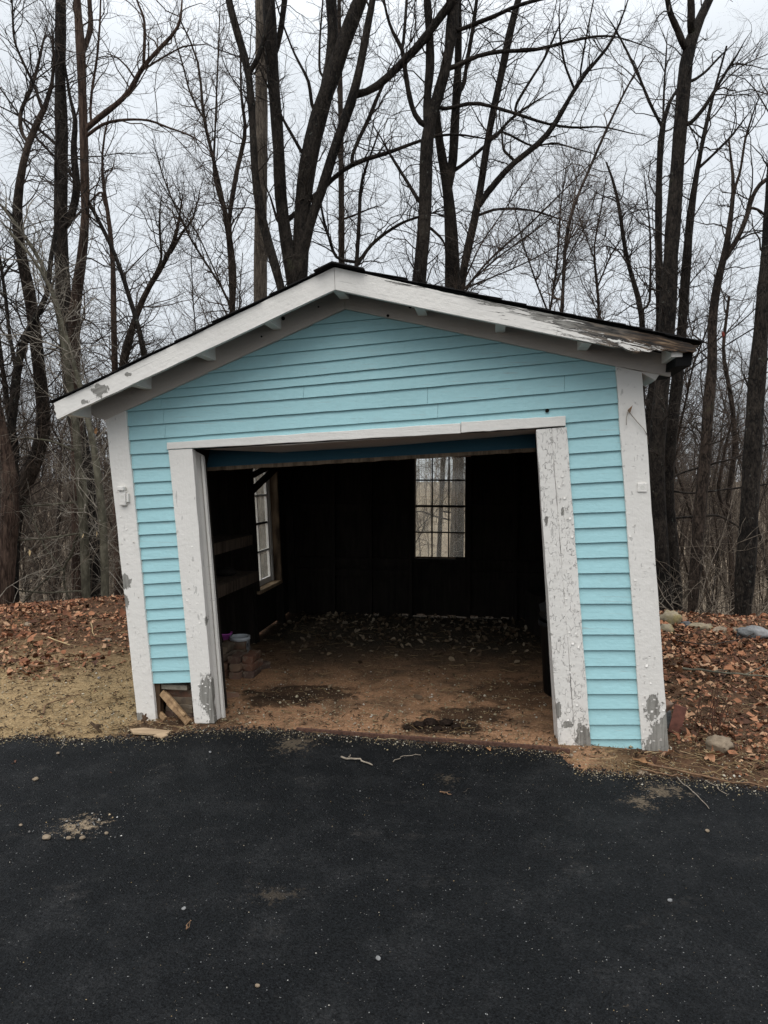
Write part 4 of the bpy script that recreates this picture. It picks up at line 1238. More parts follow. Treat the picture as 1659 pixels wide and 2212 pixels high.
# dark bin and clutter inside the right jamb
q_ = MB(); q_.lathe([(0, 0), (.17, 0), (.20, .52), (.215, .525), (.215, .56), (.2, .56), (.165, .02), (0, .02)], 28)
bx, by = loc(1.255, 1.05, 0)[:2]
bno = empty("trash_bin", (bx, by, .0)); tag(bno, "dark round trash bin just inside the right jamb", "bin")
q_.build("bin_body", M['bin'], bno, smooth=True)
bm = bmesh.new(); bmesh.ops.create_icosphere(bm, subdivisions=3, radius=.19)
for v_ in bm.verts:
    k_ = mnoise.fractal(v_.co * 9, .9, 2, 3)
    v_.co *= 1 + .25 * k_; v_.co.z *= .7
me = bpy.data.meshes.new("bag"); bm.to_mesh(me); bm.free(); me.materials.append(M['bag'])
bg = link("trash_bag", me); bg.location = (bx, by, .64); tag(bg, "crumpled grey bag lying on top of the dark bin", "bag")
def tilted_box(name, label, cat, s, v, w, d, h, m, rz):
    q_ = MB(); q_.box((0, 0, h / 2), (w, d, h)); o = q_.build(name, m, None, .004); o.location = loc(s, v, .02); o.rotation_euler = (0, 0, rz - A_YAW); return tag(o, label, cat)
cr = tilted_box("crate", "dim wooden crate standing by the back right corner", "crate", 1.28, 3.1, .4, .4, .42, M['dark_wood'], .2)
q_ = MB(); q_.bar((0, 0, 0), (.12, .1, 1.25), .03, .05); q_.bar((0, .06, 0), (.16, .14, 1.05), .09, .02)
o = q_.build("loose_boards", M['dark_wood'], None); o.location = loc(1.38, 2.2, 0.02); tag(o, "dark boards propped up against the right wall inside", "boards")
# small bundle on the lower shelf
bm = bmesh.new(); bmesh.ops.create_icosphere(bm, subdivisions=3, radius=.07)
for v_ in bm.verts:
    v_.co *= 1 + .2 * mnoise.noise(v_.co * 14); v_.co.x *= 1.5; v_.co.z *= .55
me = bpy.data.meshes.new("bundle"); bm.to_mesh(me); bm.free(); me.materials.append(M['dark_wood'])
bo = link("bundle", me); p3 = lw(1.2, .9); bo.location = loc(p3[0] + .22, 1.2, .86); bo.rotation_euler = (0, 0, 1.2); tag(bo, "dusty bundle lying on the lower shelf left inside", "bundle")

# split stick leaning in the gap under the left boards, plank lying in front
s0_, z0_ = fp(346, 1499, -.01); s1_, z1_ = fp(410, 1561, -.06)
q_ = MB(); a, b = Vector((s0_, .02, z0_)), Vector((s1_, -.07, max(z1_, .02)))
for k_ in range(5):
    t0_, t1_ = k_ / 5, (k_ + 1) / 5 
    w_ = .040 - .006 * k_ * .5
    if k_ == 0: pass
q_.bar(a, b, .045, .034, up=(0, -1, .3)); q_.bar(a + Vector((.03, -.004, .0)), a + (b - a) * .8 + Vector((.02, -.012, .012)), .02, .03, up=(0, -1, .3)); q_.bar(a + (b - a) * .3 + Vector((-.012, -.004, -.012)), b + Vector((-.01, -.004, .004)), .022, .03, up=(0, -1, .3))
o = q_.build("broken_board", M['split_wood'], None, .003); o.location = (O[0], O[1], 0); o.rotation_euler = (0, 0, -A_YAW)
tag(o, "split tan board end leaning in the hole under the left clapboards", "board")
q_ = MB(); poly = [gp(281, 1586), gp(310, 1583), gp(370, 1590), gp(360, 1597), gp(340, 1597), gp(288, 1594)]
q_.add([(x, y, .022) for x, y in poly] + [(x, y, .036) for x, y in poly], [tuple(range(6)), tuple(range(11, 5, -1))] + [(i, (i + 1) % 6, (i + 1) % 6 + 6, i + 6) for i in range(6)])
o = q_.build("plank", M['plank_wood'], None, .002); tag(o, "short weathered plank lying flat at the asphalt edge on the left", "plank")
q_ = MB(); c_ = gp(345, 1600); q_.add([(c_[0] - .04, c_[1], .034), (c_[0] + .02, c_[1] - .03, .030), (c_[0] + .05, c_[1] + .01, .034), (c_[0], c_[1] + .03, .040), (c_[0] - .04, c_[1], .026), (c_[0] + .02, c_[1] - .03, .022), (c_[0] + .05, c_[1] + .01, .026), (c_[0], c_[1] + .03, .030)], [(0, 1, 2, 3), (7, 6, 5, 4), (0, 4, 5, 1), (1, 5, 6, 2), (2, 6, 7, 3), (3, 7, 4, 0)])
o = q_.build("wood_chip", M['plank_wood'], None); tag(o, "tan wood chip beside the plank on the asphalt edge", "wood chip")
s0_, z0_ = fp(337, 1540, .03); s1_, z1_ = fp(357, 1558, -.03)
q_ = MB(); q_.bar((s0_, .04, .06), (s1_, -.03, .02), .035, .02, up=(0, -1, 0)); o = q_.build("wood_chip", M['split_wood'], None, .002); o.location = (O[0], O[1], 0); o.rotation_euler = (0, 0, -A_YAW); tag(o, "short wood splinter beside the rotten stud under the clapboards", "wood chip")

# rusty iron strip along the threshold
pp = [(640, 1585), (829, 1600), (1000, 1612), (1180, 1626), (1232, 1633)]
q_ = MB()
for a, b in zip(pp[:-1], pp[1:]):
    a2, b2 = gp(*a), gp(*b); q_.bar((a2[0], a2[1] + .012, .024), (b2[0], b2[1] + .012, .024), .016, .026)
o = q_.build("threshold_strip", M['rust'], None, .002); tag(o, "long rusty iron strip along the garage threshold", "metal strip")

# mound of dark crumbled dirt on the threshold
def lump(name, label, cat, px, py, dims, m, seed, z=0.0, rz=0, group=None, sub=3, rough=.28, fr=2.2, sink=.25):
    bm = bmesh.new(); bmesh.ops.create_icosphere(bm, subdivisions=sub, radius=1)
    for v_ in bm.verts:
        k_ = mnoise.fractal(v_.co * fr + Vector((seed * 3.1, seed, 0)), .9, 2, 4)
        v_.co *= 1 + rough * k_
        c_ = mnoise.cell(v_.co * 1.4 + Vector((seed, 0, 0)))
        v_.co *= 1 + .10 * (c_ - .5)
        v_.co = Vector((v_.co.x * dims[0], v_.co.y * dims[1], v_.co.z * dims[2]))
    me = bpy.data.meshes.new(name); bm.to_mesh(me); bm.free(); me.materials.append(m)
    for p_ in me.polygons: p_.use_smooth = sub > 2
    x, y = gp(px, py); zz = ground_z(x, y) if z is None else z
    x, y = gp(px, py, zz)
    o = link(name, me); o.location = (x, y, zz + dims[2] * (1 - sink)); o.rotation_euler = (0, 0, rz)
    return tag(o, label, cat, group)
mud = simple('dark_crumbled_soil', (0.018, 0.012, 0.009), .95, .1, nscale=80, var=.5, bump=.9)
lump("dirt_clod", "largest black dirt clod in the doorway's muddy stain", "dirt clod", 930, 1566, (.05, .045, .024), mud, 3, rough=.5, fr=3.5)
for k_, (x, y, r_, lb) in enumerate([(963, 1567, .042, "round black dirt clod right of the largest one"), (905, 1572, .04, "low black dirt clod left of the largest one"), (985, 1575, .03, "small dark dirt clod nearest the right edge of the stain"), (945, 1580, .03, "small dirt clod in front of the largest one"), (880, 1577, .025, "flat dirt clod at the stain's left end")]):
    lump("dirt_clod", lb, "dirt clod", x, y, (r_, r_ * .9, r_ * .6), mud, k_ + 5, rough=.5, fr=3.5, group="dirt clods in the doorway stain")

# stones on the bank to the right and left
for k_, (x, y, d_, m, lb) in enumerate([
        (1448, 1349, (.13, .10, .095), 'stone_moss', "large yellowish mossy boulder touching the shed's right corner"),
        (1438, 1368, (.10, .08, .06), 'stone_moss', "low mossy stone below the yellowish boulder"),
        (1482, 1356, (.06, .06, .045), 'stone_dark', "small dark stone right of the yellowish boulder"),
        (1516, 1360, (.13, .07, .045), 'stone_moss', "long low mossy stone on the bank's edge"),
        (1555, 1366, (.15, .07, .035), 'stone_tan', "long flat tan stone on the bank's edge"),
        (1592, 1370, (.065, .05, .045), 'stone_tan', "small tan stone left of the grey rock"),
        (1630, 1380, (.16, .11, .085), 'stone_grey', "grey angular rock at the right end of the bank"),
        (1603, 1378, (.05, .05, .05), 'stone_dark', "dark stone leaning on the grey rock's left side")]):
    lump("stone", lb, "stone", x, y, d_, M[m], k_ + 20, z=None, rz=k_, sink=.35, group="stones along the bank's edge on the right")
lump("stone", "tan stone half buried beside the shed's right foot", "stone", 1552, 1622, (.085, .06, .055), M['stone_tan'], 41, z=0, sink=.3)
lump("stone", "flat pale stone in the straw below the right corner board", "stone", 1387, 1673, (.035, .026, .012), M['stone_tan'], 42, z=0.0, sink=.0, sub=2)
lump("stone", "whitish stone on the leaf covered mound, farther of two", "stone", 62, 1354, (.05, .04, .03), M['stone_tan'], 43, z=None, sink=.2)
lump("stone", "cream stone on the bare ground left of the corner board", "stone", 233, 1387, (.045, .03, .02), M['stone_tan'], 44, z=None, sink=.1)
lump("stone", "pale pebble pair stone on the sand left of the shed", "stone", 214, 1468, (.016, .014, .012), M['stone_grey'], 45, z=0.0, sink=-.3, sub=2)
# larger pebbles on the asphalt
for k_, (x, y, r_, lb) in enumerate([(101, 1813, .017, "cream pebble left of the dusty patch, largest on the asphalt"), (77, 1686, .014, "tan pebble on the asphalt near the left edge of the photo"), (125, 1629, .010, "small tan pebble close to the sand on the left"), (148, 1813, .011, "tan pebble just below the dusty patch"), (178, 1813, .012, "upright brown pebble below the dusty patch's centre"),
        (230, 1802, .009, "small amber pebble right of the dusty patch"), (45, 1784, .008, "tiny amber pebble left of the dusty patch"), (397, 1965, .008, "white chip on the asphalt above the forked twig"), (817, 2073, .009, "white chip low in the middle of the asphalt"), (556, 2132, .007, "pale chip low on the left of the asphalt"),
        (1447, 1948, .009, "greyish pebble alone on the right of the asphalt"), (1528, 1797, .010, "tan pebble on the asphalt below the light twigs"), (454, 1626, .008, "white pebble on the asphalt in front of the left casing"), (1234, 1634, .012, "orange pebble at the asphalt corner by the right casing")]):
    lump("pebble", lb, "pebble", x, y, (r_ * 1.2, r_, r_ * .7), M['stone_tan' if 'white' not in lb and 'grey' not in lb else 'stone_grey'], k_ + 60, z=ROAD_Z, rz=k_, sink=.1, sub=2, rough=.15, group="pebbles lying on the asphalt")

# rusty plate and brick leaning behind the right corner board
q_ = MB(); q_.box((0, 0, .09), (.075, .022, .18)); o = q_.build("rusty_plate", M['plate'], None, .003)
x_, y_ = gp(1458, 1590); o.location = (x_ + .015, y_ + .05, 0.0); o.rotation_euler = (-.25, .2, -.5); tag(o, "red brown rusted plate leaning by the shed's right foot", "plate")
o = addbrick(HB, (x_ - .02, y_ + .16, .15), (.3, .1, .7)); tag(o, "brown half brick wedged behind the rusted plate", "brick")
q_ = MB(); q_.box((0, 0, .06), (.10, .10, .12)); o = q_.build("stone_block", M['stone_dark'], None, .01); o.location = (x_ - .02, y_ + .17, 0); tag(o, "dark block under the half brick by the right corner", "block")

# dead stems right of the shed
x_, y_ = gp(1535, 1590)
dead = empty("dead_plant", (x_, y_, 0)); tag(dead, "clump of thin dark red dead stems right of the shed", "plant")
for k_ in range(15):
    bx_, by_ = gp(1508 + random.uniform(-8, 62), 1590 + random.uniform(-22, 18))
    hgt = random.uniform(.16, .34)
    tp = (bx_ + random.uniform(-.02, .09), by_ + random.uniform(-.05, .05), hgt)
    v_, f_ = tubes([polytube([(bx_, by_, 0), ((bx_ + tp[0]) / 2 - .008, (by_ + tp[1]) / 2, hgt * .5), tp], .0035, .002, 5, 5, .003, k_)])
    link("stem", np_mesh("stem", v_ - np.array([x_, y_, 0]), f_, M['red_stem']), dead)

# sticks
stick("stick", "pale forked twig on the asphalt in front of the doorway", [(737, 1639), (770, 1644), (805, 1657)], .006, .004, M['stick'], extra=[[(755, 1641), (757, 1634)]])
stick("stick", "thin curved twig on the asphalt right of the pale twig", [(849, 1649), (874, 1635), (909, 1634)], .0028, .0018, M['stick'])
stick("stick", "short orange twig lying alone on the asphalt", [(950, 1714), (975, 1720)], .0035, .002, M['stick_brown'], extra=[[(958, 1717), (972, 1713)]], n=5)
stick("stick", "small dark curl of twig on the asphalt", [(1001, 1715), (1008, 1709), (1018, 1707)], .0022, .0015, M['twig_dark'], n=5)
stick("stick", "tiny forked tan twig low on the asphalt", [(402, 2012), (411, 1992)], .0025, .0015, M['stick_brown'], extra=[[(403, 2012), (414, 1993)]], n=5)
stick("stick", "thin light twig running from the straw down onto the asphalt", [(1462, 1681), (1489, 1709), (1532, 1751)], .003, .0018, M['stick'])
stick("stick", "second light twig on the asphalt, nearer the right edge", [(1524, 1689), (1545, 1703), (1572, 1720)], .0025, .0015, M['stick'])
stick("stick", "long brown stick in the straw along the asphalt edge", [(1395, 1655), (1470, 1670), (1554, 1690), (1654, 1705)], .007, .003, M['stick_brown'], z=.02)
stick("stick", "shorter brown stick beside the long one in the straw", [(1385, 1665), (1440, 1678), (1475, 1681)], .005, .0025, M['stick_brown'], z=.02)
stick("stick", "dark bent stick lying on the sand left of the shed", [(94, 1546), (98, 1526), (130, 1513), (176, 1502)], .006, .0035, M['stick_brown'], n=8)
stick("stick", "straight straw coloured stick across the leaf mound", [(104, 1384), (152, 1402)], .006, .004, M['straw'], n=4, lift=.03)
stick("stick", "upright pale stick leaning on the leaf mound", [(196, 1352), (198, 1368), (205, 1381)], .005, .003, M['straw'], n=5, lift=.03)
stick("stick", "low dark branch lying across the sand's upper edge on the left", [(64, 1444), (90, 1447), (130, 1438), (190, 1430), (262, 1416)], .010, .004, M['stick_brown'], n=10, lift=.02)
stick("stick", "dark lichen flecked branch lying on the leaves right of the shed", [(1474, 1459), (1540, 1466), (1610, 1473), (1659, 1478)], .010, .006, M['bark_grey'], extra=[[(1610, 1473), (1640, 1460), (1668, 1436)], [(1540, 1466), (1560, 1462), (1575, 1466)]], n=10, lift=.05)
stick("stick", "thin dark branch on the far leaves near the grey rock", [(1460, 1398), (1530, 1410), (1600, 1395), (1650, 1372)], .006, .003, M['twig_dark'], n=9, lift=.06)
stick("stick", "short twig from the sand onto the asphalt on the left", [(140, 1598), (137, 1612), (132, 1620)], .003, .0015, M['stick'], n=5)
stick("stick", "thin twig on the garage floor near the middle", [(765, 1440), (800, 1462), (818, 1470)], .004, .002, M['stick_brown'], z=.02, n=6)
stick("stick", "thin root like twig on the garage floor at the right", [(1085, 1390), (1105, 1370), (1120, 1352)], .005, .003, M['stick_brown'], z=.02, n=6)

# single large leaves
def leaf_outline(n=11, lob=.34, seed=0):
    r_ = random.Random(seed); pts = []
    for i in range(n):
        t = i / n * 2 * math.pi
        k_ = 1 + lob * math.cos(t * 5) + r_.uniform(-.1, .1)
        pts.append((math.cos(t) * k_ * .62, math.sin(t) * k_))
    return pts
def big_leaf(label, px, py, size, rz, m, seed, z, tilt=(.15, .1)):
    ol = leaf_outline(20, .32, seed)
    q_ = MB()
    top = [(x * size, y * size, .25 * size * (x * x * 2.4 - .35 * y + .2 * math.sin(5 * y))) for x, y in ol]
    vs = [(0, 0, -.05 * size)] + top + [(0, 0, -.05 * size - .0015)] + [(a, b, c - .0015) for a, b, c in top]
    n = len(ol)
    fs = [(0, i + 1, (i + 1) % n + 1) for i in range(n)] + [(n + 1, n + 2 + (i + 1) % n, n + 2 + i) for i in range(n)] + [(i + 1, n + 2 + i, n + 2 + (i + 1) % n, (i + 1) % n + 1) for i in range(n)]
    q_.add(vs, fs)
    q_.bar((0, -size * .6, -.02 * size), (0, -size * 1.25, .05 * size), .003, .003)
    o = q_.build("leaf", m, None, smooth=True); x, y = gp(px, py, z); o.location = (x, y, z + size * .12); o.rotation_euler = (tilt[0], tilt[1], rz)
    return tag(o, label, "leaf")
big_leaf("orange oak leaf in the straw below the right corner board", 1387, 1648, .05, .9, M['dry_leaf'], 1, .03)
big_leaf("tan curled oak leaf in front of the half buried stone", 1536, 1630, .055, 2.2, M['straw'], 2, .04, (.5, .2))
big_leaf("orange leaf alone on the garage floor", 886, 1481, .03, .4, M['dry_leaf'], 3, .015)
big_leaf("brown curled leaf lump on the sand before the left corner", 205, 1572, .05, 1.2, M['mulch'], 4, .03, (.6, .3))
big_leaf("curled tan leaf on the asphalt at the threshold strip", 1055, 1618, .022, .3, M['dry_leaf'], 5, .025)
big_leaf("dark leaf stuck under the foot of the left corner board", 312, 1553, .03, .3, M['mulch'], 6, .04, (1.1, .2))

# dried vine hanging on the right corner board
s0_, z0_ = fp(1360, 886, -.05)
vine = empty("dried_vine", loc(s0_, -.05, z0_)); tag(vine, "dried vine with a curled leaf on the right corner board", "vine")
def wpt(px, py, v): s, z = fp(px, py, v); return np.array(loc(s, v, z)) - np.array(loc(s0_, -.05, z0_))
v_, f_ = tubes([polytube([wpt(1353, 918, -.045), wpt(1353, 903, -.05), wpt(1357, 889, -.06), wpt(1362, 884, -.06)], .0022, .002, 5), polytube([wpt(1358, 889, -.06), wpt(1375, 910, -.05), wpt(1390, 926, -.05), wpt(1397, 938, -.035), wpt(1401, 960, .02)], .0025, .0018, 5)])
link("stem", np_mesh("stem", v_, f_, M['stick']), vine)
q_ = MB(); q_.add([(-.012, 0, 0), (.004, -.012, .01), (.018, 0, .03), (.008, .012, -.016), (-.004, -.006, -.02)], [(0, 1, 2), (0, 2, 3), (0, 3, 4), (1, 4, 3)])
o = q_.build("curled_leaf", M['dry_leaf'], vine)

# ------------------------------------------------------------------ ground cover (nobody could count it)
def scatter(n, xr, yr, dens):
    xs_ = rng.uniform(*xr, n); ys_ = rng.uniform(*yr, n)
    keep = rng.uniform(0, 1, n) < dens(xs_, ys_)
    return xs_[keep], ys_[keep]
def fnoise(x, y, s, seed=0.0):
    return np.array([mnoise.fractal(Vector((a * s, b * s, seed)), .9, 2, 3) for a, b in zip(x, y)])
def shed_sv(x, y):
    return (x - O[0]) * UU[0] + (y - O[1]) * UU[1], (x - O[0]) * VV[0] + (y - O[1]) * VV[1]
def outside(x, y):
    s, v = shed_sv(x, y); return ~((s > -1.85) & (s < 1.82) & (v > -.06) & (v < VB + .1))
def zg(x, y): return height(x, y)

def leaf_mesh(name, x, y, z, size, m, tilt=.45):
    n = len(x)
    K = 7
    t = np.arange(K) * 2 * math.pi / K
    base = np.stack([np.cos(t) * .62, np.sin(t)], -1)
    lob = 1 + rng.uniform(-.36, .36, (n, K))
    q2 = base[None] * lob[..., None]
    curl = rng.uniform(-.2, .9, (n, 1)); c2 = rng.uniform(-.5, .5, (n, 1))
    h_ = curl * q2[..., 0] ** 2 + c2 * q2[..., 1] ** 2 + .12 * rng.normal(size=(n, K))
    pts = np.concatenate([q2, h_[..., None]], -1)
    pts = np.concatenate([np.zeros((n, 1, 3)), pts], 1) * size[:, None, None]
    yaw = rng.uniform(0, 2 * math.pi, n); a = rng.normal(0, tilt, n); b = rng.normal(0, tilt, n)
    def rot(p, ang, i, j):
        c, s = np.cos(ang)[:, None], np.sin(ang)[:, None]
        o_ = p.copy(); o_[..., i] = c * p[..., i] - s * p[..., j]; o_[..., j] = s * p[..., i] + c * p[..., j]; return o_
    pts = rot(pts, a, 1, 2); pts = rot(pts, b, 0, 2); pts = rot(pts, yaw, 0, 1)
    pts += np.stack([x, y, z], -1)[:, None]
    idx = (np.arange(n) * (K + 1))[:, None, None]
    tri = np.array([[0, i + 1, (i + 1) % K + 1] for i in range(K)])[None]
    return np_mesh(name, pts.reshape(-1, 3), [(idx + tri).reshape(-1, 3)], m)

def dens_leaf(x, y):
    e_ = y - edge_y(x)
    nz = fnoise(x, y, .9, 2.0)
    right = (x > 1.2) & (e_ > .12)
    dr = np.clip((e_ - .15) / .9, .10, 1) * np.clip(.72 + nz * .6, .15, 1)
    left = (x < -1.2)
    dl = np.clip((y - 5.9 + nz * .9) / .7, 0.015, 1) * np.clip(.45 + 1.0 * nz, .06, 1)
    return np.where(right, dr, np.where(left, dl, np.clip((y - 6.2), 0, .5))) * outside(x, y)
x1, y1 = scatter(140000, (-7.5, 7.5), (3.3, 11.0), dens_leaf)
keep = np.abs(x1) < 1.0 + y1 * .62
x1, y1 = x1[keep], y1[keep]
z1 = zg(x1, y1) + rng.uniform(.006, .045, len(x1))
lm = leaf_mesh("leaf_litter", x1, y1, z1, np.clip(rng.lognormal(-4.1, .5, len(x1)), .006, .055), M['leaves'])
tag(link("leaf_litter", lm), "red brown dead leaves covering the bank on both sides of the shed", "leaves", kind='stuff')
# leaves blown into the back of the garage
def dens_in(x, y):
    s, v = shed_sv(x, y); return ((s > -1.6) & (s < 1.5) & (v > .1) & (v < VB - .02)) * np.clip((v - 1.6) / 1.5, .02, 1)
x1, y1 = scatter(3600, (-2, 2.4), (4.2, 8.4), dens_in)
lm = leaf_mesh("blown_leaves", x1, y1, rng.uniform(.015, .04, len(x1)), rng.uniform(.012, .036, len(x1)), M['leaves_in'], .55)
tag(link("blown_leaves", lm), "dusty dead leaves blown onto the dirt floor inside", "leaves", kind='stuff')

def straw_mesh(name, x, y, z, length, r, m, rise=.02):
    n = len(x); yaw = rng.uniform(0, math.pi * 2, n); bend = rng.normal(0, .35, n)
    ps = []
    for k_, t in enumerate((-.5, -.15, .2, .5)):
        a = yaw + bend * t * 2
        ps.append(np.stack([x + np.cos(a) * t * length, y + np.sin(a) * t * length, z + rng.uniform(0, rise, n)], -1))
    Pn = np.stack(ps, 1); rad = np.repeat(r[:, None], 4, 1) * np.array([1, 1, .9, .6])
    v_, f_ = tubes([(Pn, rad, 3)])
    return np_mesh(name, v_, f_, m)
def dens_straw(x, y):
    e_ = y - edge_y(x); nz = fnoise(x, y, 1.6, 9.0)
    return np.where(x > 1.0, np.clip(1.5 - e_ / .8, .14, 1), np.clip(.38 + .7 * nz, .06, .9)) * (e_ > -.02) * outside(x, y)
x1, y1 = scatter(13000, (-5, 4.4), (3.4, 8.0), dens_straw)
sm = straw_mesh("straw", x1, y1, zg(x1, y1) + .012, rng.uniform(.04, .2, len(x1)), rng.uniform(.0009, .0022, len(x1)), M['straws'])
tag(link("straw", sm), "dry straw and pine needles strewn along the asphalt edge", "straw", kind='stuff')
x1, y1 = scatter(1100, (-1.6, 1.7), (4.2, 7.5), lambda x, y: .6 * (~outside(x, y)))
sm = straw_mesh("floor_straw", x1, y1, np.full(len(x1), .016), rng.uniform(.04, .16, len(x1)), rng.uniform(.0008, .0018, len(x1)), M['straws'], .012)
tag(link("floor_straw", sm), "bits of straw strewn over the garage's dirt floor", "straw", kind='stuff')

n = 9000
x1 = rng.uniform(-3.2, 2.6, n); off = rng.normal(0.0, .035, n); y1 = edge_y(x1) + off
r1 = np.clip(rng.lognormal(-5.7, .55, n), .0012, .013)
M['crumbs'] = islands('black_asphalt_crumbs', [(0, (0.006, 0.006, 0.0065)), (0.8, (0.02, 0.02, 0.021)), (1, (0.05, 0.05, 0.05))])
def grit_mesh(name, x, y, z, r, m):
    n = len(x)
    oc = np.array([[1, 0, 0], [-1, 0, 0], [0, 1, 0], [0, -1, 0], [0, 0, .7], [0, 0, -.7]], float)
    P_ = oc[None] * r[:, None, None] * rng.uniform(.6, 1.35, (n, 6, 3))
    yaw = rng.uniform(0, 6.28, n); c, s = np.cos(yaw)[:, None], np.sin(yaw)[:, None]
    Q_ = P_.copy(); Q_[..., 0] = c * P_[..., 0] - s * P_[..., 1]; Q_[..., 1] = s * P_[..., 0] + c * P_[..., 1]
    Q_ += np.stack([x, y, z], -1)[:, None]
    tri = np.array([[0, 2, 4], [2, 1, 4], [1, 3, 4], [3, 0, 4], [2, 0, 5], [1, 2, 5], [3, 1, 5], [0, 3, 5]])
    idx = (np.arange(n) * 6)[:, None, None]
    return np_mesh(name, Q_.reshape(-1, 3), [(idx + tri[None]).reshape(-1, 3)], m, smooth=False)
tag(link("asphalt_crumbs", grit_mesh("asphalt_crumbs", x1, y1, np.where(off < 0, .018, .010) + r1 * .4, r1, M['crumbs'])), "black asphalt crumbs broken off along the driveway's edge", "crumbs", kind='stuff')
n = 3500
x1 = rng.uniform(-3.2, 2.6, n); off = -np.abs(rng.normal(0.0, .07, n)); y1 = edge_y(x1) + off
r1 = np.clip(rng.lognormal(-6.1, .5, n), .0009, .008)
tag(link("spilled_sand", grit_mesh("spilled_sand", x1, y1, .020 + r1 * .4, r1, M['grit'])), "sand and grit spilled onto the asphalt's edge", "sand", kind='stuff')
def dens_chip(x, y):
    e_ = y - edge_y(x); s, v = shed_sv(x, y)
    return np.where(e_ > 0, 1, 0) * np.where((s > -1.8) & (s < 1.8) & (v > .3), .12, 1)
x1, y1 = scatter(16000, (-5.5, 4.4), (3.4, 8.6), dens_chip)
sm = straw_mesh("wood_chips", x1, y1, zg(x1, y1) + .010, rng.uniform(.012, .05, len(x1)), rng.uniform(.0015, .0045, len(x1)), M['mulch'], .012)
tag(link("wood_chips", sm), "dark bark and wood chips mixed into the ground", "wood chips", kind='stuff')
def grit_mesh(name, x, y, z, r, m):
    n = len(x)
    oc = np.array([[1, 0, 0], [-1, 0, 0], [0, 1, 0], [0, -1, 0], [0, 0, .7], [0, 0, -.7]], float)
    P_ = oc[None] * r[:, None, None] * rng.uniform(.6, 1.35, (n, 6, 3))
    yaw = rng.uniform(0, 6.28, n); c, s = np.cos(yaw)[:, None], np.sin(yaw)[:, None]
    Q_ = P_.copy(); Q_[..., 0] = c * P_[..., 0] - s * P_[..., 1]; Q_[..., 1] = s * P_[..., 0] + c * P_[..., 1]
    Q_ += np.stack([x, y, z], -1)[:, None]
    tri = np.array([[0, 2, 4], [2, 1, 4], [1, 3, 4], [3, 0, 4], [2, 0, 5], [1, 2, 5], [3, 1, 5], [0, 3, 5]])
    idx = (np.arange(n) * 6)[:, None, None]
    return np_mesh(name, Q_.reshape(-1, 3), [(idx + tri[None]).reshape(-1, 3)], m, smooth=False)
def dens_grit(x, y):
    e_ = y - edge_y(x); s, v = shed_sv(x, y)
    return np.where(e_ > -.01, np.clip(1.1 - e_ / 2.2, .05, 1), 0) * np.where((s > -1.8) & (s < 1.8) & (v > 1.4), .15, 1)
x1, y1 = scatter(26000, (-4.2, 2.8), (3.4, 7.0), dens_grit)
gm = grit_mesh("gravel", x1, y1, zg(x1, y1) + .012, np.clip(rng.lognormal(-5.55, .5, len(x1)), .0015, .016), M['grit'])
tag(link("gravel", gm), "small gravel and grit in the bare dirt", "gravel", kind='stuff')
n = 6500
x1 = rng.uniform(-2.8, 2.8, n); y1 = rng.uniform(1.7, 4.3, n); k_ = (y1 < edge_y(x1) - .02)
x1, y1 = x1[k_], y1[k_]
r1 = np.clip(rng.lognormal(-6.75, .45, len(x1)), .0007, .006)
cx, cy = gp(172, 1793)
n2 = 150
x2 = rng.normal(cx, .10, n2); y2 = rng.normal(cy, .075, n2); r2 = np.clip(rng.lognormal(-5.9, .5, n2), .0012, .009)
x1, y1, r1 = np.concatenate([x1, x2]), np.concatenate([y1, y2]), np.concatenate([r1, r2])
gm = grit_mesh("road_grit", x1, y1, ROAD_Z + r1 * .4, r1, M['road_grit'])
tag(link("road_grit", gm), "pale stone specks scattered over the black asphalt", "grit", kind='stuff')

# ------------------------------------------------------------------ trees
def resample(p, r, n):
    d = np.concatenate([[0], np.cumsum(np.linalg.norm(np.diff(p, axis=0), axis=1))])
    t = np.linspace(0, d[-1], n)
    # smooth the corners a little
    q_ = np.stack([np.interp(t, d, p[:, k]) for k in range(3)], -1)
    w_ = q_.copy(); w_[1:-1] = .25 * q_[:-2] + .5 * q_[1:-1] + .25 * q_[2:]
    return w_, np.interp(t, d, r)

